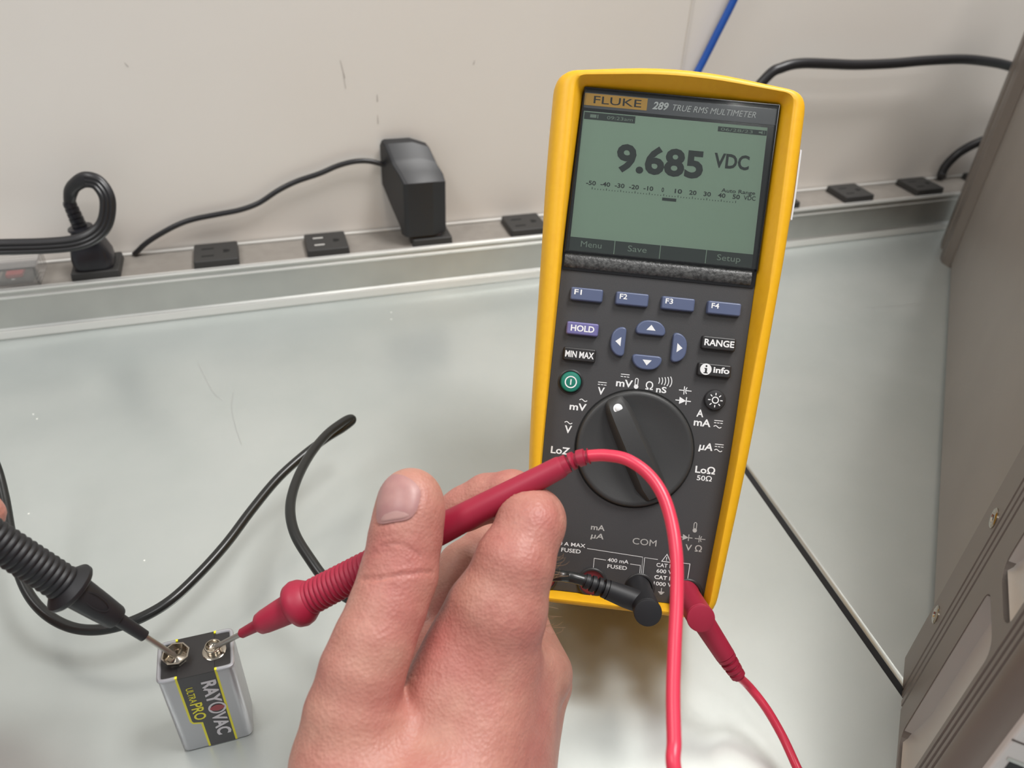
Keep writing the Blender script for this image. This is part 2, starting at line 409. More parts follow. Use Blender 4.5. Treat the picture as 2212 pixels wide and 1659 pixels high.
# ---------------------------------------------------------------- plug with looped cord in the first socket
def plug_body(th, cx_, cy_, z0):
    """moulded three-pin plug standing in a socket, strain relief on top"""
    rings = []
    for z, hx, hy, dx, dy in [(0, 12.2, 11.0, 0, 0), (3, 12.6, 11.4, 0, 0), (8, 12.4, 11.2, -.2, .2), (14, 10.8, 9.8, -.8, .8), (19, 8.6, 8.0, -1.8, 1.4), (23, 6.6, 6.6, -2.6, 1.8), (25.5, 5.6, 5.6, -3, 2)]:
        rings.append([V(cx_+dx+p[0], cy_+dy+p[1], z0+z) for p in rrect(-hx, -hy, hx, hy, min(hx, hy)*.55, 5)])
    b = child(MB().loft(rings), 'plug_body', M['black_satin'], th, angle=60)
    ax = unit(V(-.12, .06, 1)); o_ = V(cx_-3, cy_+2, z0+25)
    child(MB().lathe([(-1, 4), (-1, 7.2), (.3, 8), (1.4, 7.6), (1.8, 4)], o_, ax), 'collar', M['black_satin'], th)
    pr = []
    for k in range(5): t = 2+k*3.4; pr += [(t, 4.6-k*.12), (t+2.2, 4.6-k*.12), (t+2.25, 3.7), (t+3.35, 3.7)]
    child(MB().lathe([(1.5, 3)]+pr+[(19, 3.4), (19.2, .1)], o_, ax), 'strain_relief', M['black_satin'], th)
    return o_+ax*18
pcx, pcy, pz = X0+14.6, YS+16.5, HS+4.9
pl = thing('power_plug', 'black three-pin plug with thick flat cord curled in a loop above', 'plug', (pcx, pcy, pz))
top = plug_body(pl, pcx, pcy, pz)
lp = [top, aty(153, 414, YS+18), aty(164, 398, YS+15), aty(185, 388, YS+11), aty(212, 396, YS+8), aty(232, 430, YS+3), aty(228, 478, YS-1), aty(205, 507, YS-4), aty(165, 524, YS-6), aty(100, 531, YS-8), aty(0, 534, YS-9), aty(-160, 540, YS-8), aty(-420, 548, YS-4), V(-420, 505, 60), V(-640, 500, 30), V(-900, 495, 6)]
cordr = [(3.0, 3.4)]+[(2.8, 4.4)]*2+[(2.6, 5.0)]*(len(lp)-3)
child(MB().tube(lp, cordr, 16, 8, flat=(0.15, 1, -.35)), 'cord', M['cord'], pl)
rb = MB()
for k in (-1, 0, 1):
    pts = [np.asarray(q)+V(.15, -2.3, .35)*1.05+unit(np.cross(unit(lp[min(i+1, len(lp)-1)]-lp[max(i-1, 0)]), V(.15, 1, -.35)))*k*2.4 for i, q in enumerate(lp)]
    rb.tube(pts[3:], .95, 6, 8)
child(rb, 'cord_rib', M['cord'], pl)

# second plug and cord behind the case
p2x = X0+10*PITCHX+14.6
pl2 = thing('power_plug', 'dark plug half hidden behind the taupe case at the right', 'plug', (p2x, pcy, pz))
t2 = plug_body(pl2, p2x, pcy, pz)
child(MB().tube([t2, t2+V(2, -4, 7), t2+V(12, -8, 12), t2+V(30, -8, 10), t2+V(70, -4, -4)], [3.0, 3.4, 3.6, 3.6, 3.6], 12, 8), 'cord', M['cord'], pl2)

# ---------------------------------------------------------------- plug-in power adapter
adx0, adx1 = X0+3*PITCHX-3.0, X0+3*PITCHX+29.0
ad = thing('power_adapter', 'bulky black plug-in power adapter standing in a socket', 'power adapter', ((adx0+adx1)/2, YS+17, HS+4.8))
za = HS+4.8
fa = Frame((adx0, YS, 0), (0, 1, 0), (0, 0, 1), (1, 0, 0))
w_ = adx1-adx0
def adring(x, ins):
    pr = [(5+ins, za+2), (5+ins, 84.8-ins*.5), (13, 90.5-ins*.6), (20, 95-ins*.6), (22, 97.4-ins*.7), (29.5, 106.2-ins), (34.5-ins*.2, 108-ins), (36.6-ins*.2, 105-ins), (36.4-ins*.2, 74), (26, 62), (14, 49), (12, za+2)]
    return [fa(p[0], p[1], x-(p[0]-5)*.36) for p in pr]
child(MB().loft([adring(-1.2, 2.2), adring(-.6, 1.0), adring(.4, .3), adring(1.6, 0), adring(w_*.6, 0), adring(w_-1, 4.2), adring(w_-.4, 5.2)]), 'adapter_body', M['black_plastic'], ad, smooth=True, angle=20, bevel=.9, seg=3)
child(MB().prism([(6, za), (30, za), (27, za+12), (20, za+34), (13, za+20), (9, za+6)], 1, w_-6, fa), 'prong_block', M['black_satin'], ad, smooth=False, bevel=.8)
cordpts = [aty(840, 361, YS+33)]+[aty(x, y, YS+33) for x, y in [(822, 354), (795, 348), (765, 349), (730, 358), (690, 375), (640, 392), (600, 412), (560, 438), (520, 453), (470, 463), (420, 473), (385, 485), (345, 506), (315, 526), (297, 543)]]
cordpts += [V(cordpts[-1][0]-2.5, YS+WS-3.0, 37.6)]
child(MB().tube(cordpts, [1.9]*len(cordpts), 12, 6), 'cord', M['cord'], ad)

# blue network cable and thick black cable on the wall
bl = MB().tube([V(292, 545, 40), V(300, 547, 62), aty(1460, 240, 549), aty(1512, 145, 551), aty(1550, 70, 551), aty(1585, 0, 551), aty(1640, -120, 551), V(395, 551, 330), V(430, 553, 620), V(440, 553, 1000)], 2.9, 14, 8)
tag(bl.build('network_cable', M['blue']), 'bright blue network cable running up the wall behind the multimeter', 'cable')
ck = [V(336, 536, 40.5), V(344, 538, 62), V(362, 540, 108), aty(1655, 168, YS+20), aty(1690, 146, YS+20), aty(1730, 137, YS+20), aty(1790, 138, YS+20), aty(1850, 140, YS+20), aty(1930, 137, YS+20), aty(2000, 131, YS+20), aty(2080, 128, YS+20), aty(2140, 134, YS+20), aty(2185, 144, YS+20), aty(2260, 170, YS+20), V(740, 545, 110)]
tag(MB().tube(ck, 4.0, 14, 8).build('power_cable', M['cord']), 'thick black cable sagging along the wall from meter to case', 'cable')
c2 = [V(613, 550.5, 40.2), aty(2034, 376, YS+32), aty(2045, 356, YS+33), aty(2072, 330, YS+31), aty(2110, 309, YS+28), aty(2150, 296, YS+24), aty(2230, 280, YS+20), V(760, 540, 70)]
tag(MB().tube(c2, 4.0, 14, 8).build('power_cable', M['cord']), 'black cable rising from the strip end into the taupe case', 'cable')

# ---------------------------------------------------------------- taupe equipment case on the right
DP = V(232.7, 132.4, 0); SD = V(.690, .7238, 0); NL = V(-.7238, .690, 0)
CF = Frame(DP, SD, (0, 0, 1), NL)                 # (along side, height, outward to the left)
PF = Frame(DP, SD, NL, (0, 0, 1))                 # (along side, outward, height)
case = thing('equipment_case', 'taupe metal equipment case with slotted corner rails at the right edge', 'case', CF(220, 0, -150))
CH = 285
panel = child(MB().box((10, 4, -14), (500, CH-6, -9.6), CF), 'side_panel', M['case'], case, smooth=False)
child(MB().box((-70, 2, -330), (540, CH-4, -16), CF), 'body', M['case'], case, smooth=False)
def rail(profile): return MB().prism(profile, 0, CH, PF)
def grooved(s0, s1, gs, depth=1.3, gw=1.9):
    out = [(s0, 0)]
    for g in gs: out += [(g+gw/2, 0), (g+gw*.28, -depth), (g-gw*.28, -depth), (g-gw/2, 0)]
    return out+[(s1, 0)]
gA = [-2.5, -7.2, -11.9]
stA = [(38, -14), (38, -9.4), (17, -.6)]+grooved(15.5, -27, gA)[0:]+[(-27, -6), (-27, -14)]
rA = child(rail(stA), 'corner_rail', M['case_rail'], case, smooth=False)
gB = [-58.5, -62.4, -66.3]
stB = [(-55, -14), (-55, 0)]+grooved(-55.5, -69, gB)+[(-72, -.8), (-76, -3.2), (-79, -7), (-80, -11), (-80, -14)]
rB = child(rail(stB), 'corner_rail', M['case_rail'], case, smooth=True, angle=30)
gv = MB()
for g in gA+gB: gv.box((g-.5, 2, -1.25), (g+.5, CH-2, -1.15), CF)
child(gv, 'groove_line', M['groove'], case, smooth=False)
# rungs between the rails: slots with rounded corners
def rung(z0, z1, f0, f1):
    pr = [(-27, z0-f0), (-27, z1+f1)]
    a = [(-27-f1*(1-math.cos(t)), z1+f1*(1-math.sin(t))) for t in [math.pi/2*i/6 for i in range(7)]]
    pts = [(-27, z0-f0)]+[(-27, z1+f1)]+[(-27-f1+f1*math.cos(t), z1+f1-f1*math.sin(t)) for t in [math.pi/2*i/6 for i in range(1, 7)]]
    pts += [(-55+f1-f1*math.sin(t), z1+f1-f1*math.cos(t)) for t in [math.pi/2*i/6 for i in range(0, 7)]]
    pts += [(-55+f0-f0*math.cos(t), z0-f0+f0*math.sin(t)) for t in [math.pi/2*i/6 for i in range(0, 7)]]
    pts += [(-27-f0+f0*math.sin(t), z0-f0+f0*math.cos(t)) for t in [math.pi/2*i/6 for i in range(0, 6)]]
    return pts
for z0, z1 in ((-4, 2), (94, 103), (195, 204), (278, 285)):
    child(MB().prism(rung(z0, z1, 6 if z0 > 0 else 0, 7 if z0 < 270 else 0), -4, 0, CF), 'rail_bridge', M['case_rail'], case, smooth=False)
# curved metal scoops seen through the slots
for z0 in (0, 102, 203):
    ring0, ring1 = [], []
    for k in range(13):
        t = k/12
        z = z0+3+(90 if z0 < 200 else 74)*(t**1.7); dpt = -1.0-4.4*min(1.0, (t/.4))**.75
        ring0.append(CF(-26.6, z, dpt)); ring1.append(CF(-55.4, z, dpt))
    mb = MB(); mb.add(ring0+ring1, [(k, k+1, 13+k+1, 13+k) for k in range(12)])
    child(mb, 'scoop', M['scoop'], case, smooth=True, angle=60, recalc=False)
for z0, z1 in ((3, 93), (105, 195), (206, 277)): child(MB().box((-27.5, z0, -6.1), (-26.9, z1, -.4), CF), 'slot_lining', M['scoop'], case, smooth=False)
child(MB().box((-56, 0, -9), (-26, CH, -6.2), CF), 'slot_back', M['scoop'], case, smooth=False)
# screws
for s_, z in ((2.6, 99), (6.0, 40), (2.6, 180)):
    sh = child(MB().lathe([(0, 3.9), (.5, 3.9), (.9, 3.3), (.9, 2.0), (.3, 1.6), (.3, .01)], CF(s_+1, z, -.1), NL, 24), 'screw', M['metal'], case)
    child(MB().lathe([(.31, 1.6), (.36, 1.6), (.37, .01)], CF(s_+1, z, -.1), NL, 6), 'hex_recess', M['slot'], case, sh)
child(MB().box((-79, CH-3, -330), (516, CH, -9), CF), 'top_cover', M['case'], case, smooth=False, bevel=.8)
# rear rail
stC = [(455, -14), (455, -9), (462, -3), (470, -1.5)]+[(478, -1.5), (480, -4), (492, -4), (494, -1.5), (512, -1.5), (515, -5), (518, -14)]
child(rail(stC), 'corner_rail', M['case_rail'], case, smooth=False)
# front panel facing the user
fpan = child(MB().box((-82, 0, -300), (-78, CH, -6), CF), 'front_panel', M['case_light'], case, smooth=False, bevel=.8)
child(MB().box((-82.3, 20, -300), (-82, 81, -9), CF), 'display', M['bezel'], case, fpan, smooth=False)
child(MB().box((-82.4, 81.2, -300), (-82, 82.6, -8), CF), 'display_frame', M['alu'], case, fpan, smooth=False)
child(MB().box((-82.25, 90, -300), (-82, 90.5, -6), CF), 'seam_line', M['groove'], case, fpan, smooth=False)
child(MB().lathe([(0, 2.4), (.6, 2.4), (1, 1.8), (1, .01)], CF(-82, 108, -10), -SD, 20), 'screw', M['metal'], case, fpan)

# ---------------------------------------------------------------- 9 V battery
BX, BY = -48.15, 195.8
bat = thing('battery', 'silver and black nine volt block battery standing on the bench', 'battery', (BX, BY, 0))
bf = Frame((BX, BY, 0), (1, 0, 0), (0, 1, 0), (0, 0, 1))
hx, hy, BH = 13.1, 8.55, 46.4
ol = lambda i: rrect(-hx+i, -hy+i, hx-i, hy-i, 3.0-i*.5, 5)
child(MB().loft([[bf(x, y, z) for x, y in ol(i)] for z, i in ((0, 1.0), (.5, .3), (1.2, 0), (BH-1.4, 0))]), 'case', M['silver'], bat, angle=50)
child(MB().prism(ol(.7), BH-1.6, BH-.7, bf), 'top_cover', M['bat_black'], bat, smooth=False)
# rolled rim, open over the label at front and back
def rim_piece(pts):
    return MB().tube([bf(x, y, BH-.75) for x, y in pts], .8, 10, 3)
side = lambda sx: [(sx*7.0, -hy+.55), (sx*10, -hy+.55), (sx*11.8, -hy+.8), (sx*12.4, -hy+1.6), (sx*12.55, -hy+3), (sx*12.55, 0), (sx*12.55, hy-3), (sx*12.4, hy-1.6), (sx*11.8, hy-.8), (sx*10, hy-.55), (sx*7.0, hy-.55)]
for sx in (-1, 1): child(rim_piece(side(sx)), 'rim', M['silver'], bat)
ff = Frame((BX, BY-hy, 0), (1, 0, 0), (0, 0, 1), (0, -1, 0))
lab_y = [(-7.1, BH-.7), (-7.1, 19.2), (-6.4, 17.4), (-3.6, 16.4), (-3.6, .8), (7.1, .8), (7.1, BH-.7)]
lab_k = [(-6.3, BH-.7), (-6.3, 19.4), (-5.9, 18.3), (-2.8, 17.2), (-2.8, .8), (6.3, .8), (6.3, BH-.7)]
child(MB().prism(lab_y, 0, .06, ff), 'label_border', M['bat_yellow'], bat, smooth=False)
lb = child(MB().prism(lab_k, .06, .12, ff), 'label', M['bat_label'], bat, smooth=False)
fb_ = Frame((BX, BY+hy, 0), (1, 0, 0), (0, 0, 1), (0, 1, 0))
child(MB().box((-7.1, .8, 0), (7.1, BH-.7, .06), fb_), 'label_border', M['bat_yellow'], bat, smooth=False)
child(MB().box((-6.3, .8, .06), (6.3, BH-.7, .12), fb_), 'label', M['bat_label'], bat, smooth=False)
ft = Frame((BX, BY, 0), (1, 0, 0), (0, 1, 0), (0, 0, 1))
ytab = MB()
for sx in (-1, 1):
    for sy2 in (-1, 1): ytab.box((min(sx*6.3, sx*7.2), min(sy2*(hy-.95), sy2*(hy+.03)), BH-1.2), (max(sx*6.3, sx*7.2), max(sy2*(hy-.95), sy2*(hy+.03)), BH-.02), ft)
child(ytab, 'label_fold', M['bat_yellow'], bat, smooth=False)
child(MB().box((-6.3, -hy-.1, BH-1.3), (6.3, hy+.1, BH-.35), ft), 'label_fold', M['bat_black'], bat, smooth=False)
tf = Frame(ff(0, 0, 0), (0, 0, -1), (1, 0, 0), (0, -1, 0))  # text runs downwards: a = -height, b = across
tx = MB()
txt(tx, 'RAY', -41.2, 1.0, 4.6, tf, .2, w=13.8, bold=.035); txt(tx, 'VAC', -20.9, 1.0, 4.6, tf, .2, w=14.4, bold=.035)
th = [2*math.pi*i/32 for i in range(32)]
tx.stroke([(-24.1+3.1*math.cos(a)*(1-.0*abs(math.sin(a))), 3.5+2.75*math.sin(a)) for a in th], .85, tf, .2, True)
child(tx, 'lettering', M['bat_text'], bat, lb, smooth=False)
rd = MB(); rd.flat([(-24.1+1.9*math.cos(a), 3.5+2.6*math.sin(a)*abs(math.sin(a))**.6) for a in th], tf, .21)
child(rd, 'emblem', M['bat_red'], bat, lb, smooth=False)
ty = MB(); txt(ty, 'ULTRA', -39.6, -4.7, 2.3, tf, .2, w=9.2, bold=.012); txt(ty, 'PRO', -29.8, -5.0, 3.9, tf, .2, w=10.6, bold=.02)
child(ty, 'lettering', M['bat_yellow'], bat, lb, smooth=False)
# terminals: flared octagonal socket and round stud
tz = BH-.7
ng = MB(); oc = lambda r, z: [bf(-6.35+r*math.cos(2*math.pi*(i+.3)/8), .0+r*math.sin(2*math.pi*(i+.3)/8), z) for i in range(8)]
ng.loft([oc(3.6, tz), oc(3.8, tz+1.2), oc(4.9, tz+3.3), oc(4.9, tz+3.7), oc(4.4, tz+3.7), oc(3.3, tz+1.5), oc(3.0, tz+.5)])
nt_ = child(ng, 'terminal', M['metal'], bat, smooth=False)
child(MB().lathe([(0, 3.0), (.5, 3.0), (.9, 1.5), (1.4, .6), (1.5, .01)], bf(-6.35, 0, tz+.3), (0, 0, 1), 20), 'rivet', M['metal'], bat, nt_)
ps = MB().lathe([(0, 4.2), (.5, 4.2), (.7, 3.8), (.7, 2.75), (2.6, 2.85), (3.1, 3.0), (3.4, 2.85), (3.45, 2.5), (2.2, 2.2), (1.6, 1.4), (1.5, .01)], bf(6.35, 0, tz), (0, 0, 1), 28)
child(ps, 'terminal', M['metal'], bat, angle=40)
NEG, POS = bf(-6.35, 0, tz+1.6), bf(6.35, -.2, tz+2.0)

# ---------------------------------------------------------------- multimeter
MYAW, MLEAN, MR = -0.383768, 0.592627, -0.0289
M0 = V(115.717, 177.113, 35.42)
c2_, s2_ = math.cos(MYAW), math.sin(MYAW)
e1 = V(c2_, s2_, 0); bk = V(-s2_, c2_, 0); e2 = math.cos(MLEAN)*V(0, 0, 1)+math.sin(MLEAN)*bk
EX, EY = math.cos(MR)*e1+math.sin(MR)*e2, -math.sin(MR)*e1+math.cos(MR)*e2
EN = np.cross(EX, EY)
MF = Frame(M0, EX, EY, EN)
def fuv(x, y, n=-8.0):
    d = ray(x, y); o_ = M0+EN*n; t = ((o_-CAM)@EN)/(d@EN); X = CAM+d*t-o_
    return X@EX, X@EY
def fworld(x, y, n): u_, v_ = fuv(x, y, n); return MF(u_, v_, n)
mm = thing('multimeter', 'yellow and dark grey digital multimeter leaning back on its stand', 'multimeter', MF(0, 0, -58)*V(1, 1, 0))
def skew(pts):
    return [(x-2.2*max(0, 1-y/135), y) for x, y in pts]
outer = skew(rounded([(-37.6, -.6, 11), (37.8+2, -.6, 11), (45.6, 64, 30), (50.9, 176, 25), (51.4, 217.6, 8), (0, 224.2, 30), (-51.4, 217.6, 8), (-50.9, 176, 25), (-45.2, 64, 30)], 7))
rimin = skew(rounded([(-36.6, 2.6, 6), (33.8+2, 2.6, 6), (37.4+2, 64, 20), (43.9, 150, 20), (44.6, 215.4, 4.5), (0, 219.4, 30), (-42.6, 215.2, 4.5), (-42.0, 150, 20), (-39.4, 64, 20)], 7))
inner = skew(rounded([(-36.0, 3.4, 5), (33.2+2, 3.4, 5), (36.9+2, 64, 20), (39.9, 150, 20), (41.4, 212.9, 2.5), (0, 213.2, 30), (-39.0, 212.6, 2.5), (-40.6, 150, 20), (-39.0, 64, 20)], 7))
def lerp_ring(a, b, t, n): return [MF(p[0]+(q[0]-p[0])*t, p[1]+(q[1]-p[1])*t, n) for p, q in zip(a, b)]
cen = [(0, 110)]*len(outer)
rings = [lerp_ring(outer, cen, .07, -59.5), lerp_ring(outer, cen, .025, -57), lerp_ring(outer, cen, .006, -52), lerp_ring(outer, cen, 0, -42), lerp_ring(outer, rimin, 0, -9), lerp_ring(outer, rimin, .06, -5), lerp_ring(outer, rimin, .2, -2.2), lerp_ring(outer, rimin, .42, -.6), lerp_ring(outer, rimin, .7, 0), lerp_ring(outer, rimin, .93, 0), lerp_ring(outer, rimin, 1.0, -.5),
         lerp_ring(rimin, inner, .9, -7.2), lerp_ring(rimin, inner, 1.0, -8.4), lerp_ring(rimin, inner, 1.0, -14)]
child(MB().loft(rings, True, True), 'holster', M['yellow'], mm, angle=50)
pan_out = [(p[0]*.998, 108+(p[1]-108)*.998) for p in inner]
pn = child(MB().prism(pan_out, -12, -8, MF), 'front_panel', M['panel'], mm, smooth=False)
# tilt stand behind
PB = MF(0, 150, -58); foot = V(*(PB[:2]+bk[:2]*62), 0.8)
sdv = unit(foot-PB); sw = np.cross(sdv, EX); STF = Frame(PB, EX, sdv, sw); SL = np.linalg.norm(foot-PB)
child(MB().prism(rrect(-32, 0, 32, SL, 6), -3, 0, STF), 'tilt_stand', M['yellow'], mm, bevel=.6)
# display
PN = -8.0
dsp = child(MB().prism(rounded([(-40.1, 138, 1), (39.5, 138, 1), (41.0, 212.4, 2), (-38.6, 212.4, 2)], 4), PN-.5, PN+.6, MF), 'display_bezel', M['bezel'], mm, smooth=False)
child(MB().box((-38.3, 204.9, PN+.6), (40.4, 211.2, PN+.75), MF), 'header_band', M['band'], mm, dsp, smooth=False)
child(MB().box((-38.3, 206.0, PN+.75), (-12.4, 210.9, PN+.85), MF), 'logo_plate', M['logo'], mm, dsp, smooth=False)
lg = MB(); txt(lg, 'FLUKE', -34.4, 207.0, 3.0, MF, PN+.9, w=19.6, bold=.004)
child(lg, 'lettering', M['dark_print'], mm, dsp, smooth=False)
hd = MB(); txt(hd, '289', -10.2, 206.9, 2.9, MF, PN+.9, w=6.6, bold=.03, shear=.25); txt(hd, 'TRUE RMS MULTIMETER', -1.9, 207.0, 2.45, MF, PN+.9, w=34.0, shear=.25)
child(hd, 'lettering', M['white'], mm, dsp, smooth=False)
lcd = child(MB().box((-38.0, 146.2, PN+.6), (37.4, 203.6, PN+.8), MF), 'lcd_screen', M['lcd'], mm, dsp, smooth=False)
lcd.parent = mm
LC = PN+.9
for u0, u1 in ((-38.0, -19.6), (-19.3, -.75), (-.45, 18.2), (18.5, 37.4)):
    child(MB().box((u0, 146.2, LC-.12), (u1, 151.7, LC-.03), MF), 'softkey_bar', M['lcd_dark'], mm, lcd, smooth=False)
for u0, v0, u1, v1 in ((-37.6, 200.3, -16.6, 203.2), (17.4, 200.3, 37.3, 202.3)):
    child(MB().box((u0, v0, LC-.12), (u1, v1, LC-.03), MF), 'status_bar', M['lcd_dark'], mm, lcd, smooth=False)
tx = MB()
txt(tx, '9.685', -22.6, 180.8, 10.2, MF, LC, w=35.8, bold=.035); txt(tx, 'VDC', 17.2, 185.8, 5.5, MF, LC, w=14.4, bold=.026)
for k, s_ in enumerate(('-50', '-40', '-30', '-20', '-10', '0', '10', '20', '30', '40', '50')):
    txt(tx, s_, -31.4+k*5.93-(0 if k > 5 else .5), 173.6, 1.7, MF, LC, w=(.95 if s_ == '0' else (4.0 if k < 5 else 3.0)), bold=.02, align='c')
txt(tx, 'VDC', 31.0, 173.6, 1.7, MF, LC, w=4.8, bold=.01); txt(tx, 'Auto Range', 21.6, 175.9, 1.5, MF, LC, w=13.8, bold=.008)
for k in range(51):
    h_ = .9 if k % 5 == 0 else .45
    uu = -31.2+k*59.1/50; tx.flat([(uu-.12, 171.9), (uu+.12, 171.9), (uu+.12, 171.9+h_), (uu-.12, 171.9+h_)], MF, LC)
tx.flat([(-2.1, 170.1), (3.7, 170.1), (3.7, 171.3), (-2.1, 171.3)], MF, LC)
child(tx, 'lettering', M['lcd_mid'], mm, lcd, smooth=False)
tl = MB()
txt(tl, '09:23am', -28.2, 201.0, 1.35, MF, LC, w=10.6)
tl.flat([(-35.2, 201.1), (-32.6, 201.1), (-32.6, 202.4), (-35.2, 202.4)], MF, LC); tl.flat([(-32.2, 201.0), (-31.8, 201.0), (-31.8, 202.5), (-32.2, 202.5)], MF, LC)
child(tl, 'lettering', M['lcd_txt'], mm, lcd, smooth=False)
for q in (('Menu', -33.4, 8.6), ('Save', -13.9, 7.8), ('Setup', 22.9, 9.6)):
    tl = MB(); txt(tl, q[0], q[1], 148.0, 2.4, MF, LC, w=q[2]); child(tl, 'lettering', M['lcd_txt'], mm, lcd, smooth=False)
tl = MB(); txt(tl, '06/28/23', 18.6, 200.7, 1.2, MF, LC, w=13.0)
tl.flat([(34.0, 201.1), (34.9, 201.1), (35.6, 200.6), (35.6, 202.1), (34.9, 201.7), (34.0, 201.7)], MF, LC)
tl.stroke(arc(35.4, 201.4, 1.0, -40, 40, 5), .2, MF, LC)
child(tl, 'lettering', M['lcd_txt'], mm, lcd, smooth=False)
child(MB().prism([(-39.3, 145.6), (39.2, 145.6), (40.6, 212.2), (-38.3, 212.2)], PN+1.6, PN+2.3, MF), 'display_window', M['glass'], mm, dsp, smooth=False)
wf = MB()
for q in ([(-39.9, 144.9), (-39.3, 144.9), (-38.3, 212.8), (-38.8, 212.8)], [(39.1, 144.9), (39.6, 144.9), (41.1, 212.8), (40.6, 212.8)], [(-38.8, 212.2), (41.1, 212.2), (41.1, 212.9), (-38.8, 212.9)]): wf.prism(q, PN+.5, PN+2.5, MF)
child(wf, 'window_frame', M['bezel'], mm, dsp, smooth=False, bevel=.2)
spk = []
for u0, u1, v0, v1, n0 in ((-39.4, 37.6, 139.0, 145.0, PN+.3),): pass
sp_r = [[MF(-39.4, v, n) for v, n in ((138.9, PN+.4), (139.4, PN+1.3), (141, PN+1.7), (143, PN+1.7), (144.6, PN+1.3), (145.1, PN+.4))],
        [MF(37.7, v, n) for v, n in ((138.9, PN+.4), (139.4, PN+1.3), (141, PN+1.7), (143, PN+1.7), (144.6, PN+1.3), (145.1, PN+.4))]]
child(MB().loft(sp_r), 'speaker_bar', M['speaker'], mm, dsp, angle=60)
# keys
def key(poly, mt, h=2.3, name='key', lift=0.0):
    o_ = child(MB().prism(poly, PN-.5, PN+h, MF, .955), name, mt, mm, bevel=.55, seg=3)
    return o_
def print_on(o_, mb, mt=None): return child(mb, 'lettering', mt or M['white'], mm, o_, smooth=False)
KH = PN+2.34
for k, (u0, u1) in enumerate(((-35.7, -21.9), (-16.9, -3.0), (2.0, 16.0), (20.9, 35.0))):
    o_ = key(rrect(u0, 125.6, u1, 131.1, .9), M['blue_btn']); mb = MB(); txt(mb, 'F%d' % (k+1), u0+1.7, 128.1, 2.0, MF, KH, w=3.1, bold=.02); print_on(o_, mb)
o_ = key(rrect(-35.8, 111.4, -22.2, 116.8, .9), M['hold_btn']); mb = MB(); txt(mb, 'HOLD', -29, 113.0, 2.4, MF, KH, w=9.8, bold=.025, align='c'); print_on(o_, mb)
o_ = key(rrect(-36.0, 100.5, -22.2, 106.2, .9), M['black_btn']); mb = MB(); txt(mb, 'MIN MAX', -29.1, 102.1, 2.5, MF, KH, w=11.9, bold=.025, align='c'); print_on(o_, mb)
o_ = key(rrect(20.2, 111.0, 34.5, 116.6, .9), M['black_btn']); mb = MB(); txt(mb, 'RANGE', 27.5, 112.7, 2.5, MF, KH, w=12.2, bold=.025, align='c'); print_on(o_, mb)
o_ = key(rrect(19.8, 99.9, 33.9, 105.4, .9), M['black_btn']); mb = MB(); txt(mb, 'info', 26.3, 101.8, 2.3, MF, KH, w=6.6, bold=.03); mb.disc(23.2, 102.8, 2.35, MF, KH, 28); print_on(o_, mb)
mb = MB(); mb.flat([(22.9, 101.3), (23.7, 101.3), (23.7, 103.3), (22.6, 103.3), (22.6, 102.9), (22.9, 102.9)], MF, KH+.03); mb.disc(23.3, 104.1, .42, MF, KH+.03, 14); mb.flat([(22.4, 101.1), (24.1, 101.1), (24.1, 101.5), (22.4, 101.5)], MF, KH+.03); print_on(o_, mb, M['dark_print'])
def dkey(cu, cv_, ang, tri):
    ca, sa = math.cos(ang), math.sin(ang)
    base = rounded([(-6.3, -3.0, 1.8), (6.3, -3.0, 1.8), (6.2, 0.4, 2.5), (3.2, 3.2, 2.6), (-3.2, 3.2, 2.6), (-6.2, 0.4, 2.5)], 4)
    rot = lambda P: [(cu+x*ca-y*sa, cv_+x*sa+y*ca) for x, y in P]
    o2 = key(rot(base), M['blue_btn'], 2.0, 'arrow_key'); mb_ = MB(); mb_.flat(rot([(-1.9, -1.0), (1.9, -1.0), (0, 1.3)]), MF, PN+2.04); print_on(o2, mb_)
dkey(-.9, 117.4, 0, 0); dkey(-1.1, 103.1, math.pi, 0); dkey(-13.7, 110.5, math.pi/2, 0); dkey(11.5, 110.4, -math.pi/2, 0)
pw = child(MB().lathe([(-.2, 5.3), (.25, 5.3), (.5, 4.7), (0.1, 4.5), (0.1, 4.2)], MF(-31.5, 91.7, PN), EN, 36), 'key_ring', M['black_btn'], mm)
pk = child(MB().lathe([(-.5, 4.3), (1.4, 4.3), (2.0, 3.9), (2.2, 3.2), (2.25, .01)], MF(-31.5, 91.7, PN), EN, 32), 'power_key', M['green_btn'], mm)
mb = MB(); mb.ring(-31.5, 91.7, 2.3, .5, MF, PN+2.32); mb.flat([(-31.75, 90.5), (-31.25, 90.5), (-31.25, 92.9), (-31.75, 92.9)], MF, PN+2.32); print_on(pk, mb)
lk = child(MB().lathe([(-.5, 4.4), (1.3, 4.4), (1.9, 4.0), (2.1, 3.2), (2.15, .01)], MF(28.5, 90.5, PN), EN, 32), 'backlight_key', M['black_btn'], mm)
mb = MB(); mb.ring(28.5, 90.5, 1.25, .45, MF, PN+2.2, 20)
for k in range(8):
    a = k*math.pi/4; mb.stroke([(28.5+2.0*math.cos(a), 90.5+2.0*math.sin(a)), (28.5+3.0*math.cos(a), 90.5+3.0*math.sin(a))], .42, MF, PN+2.2)
print_on(lk, mb)
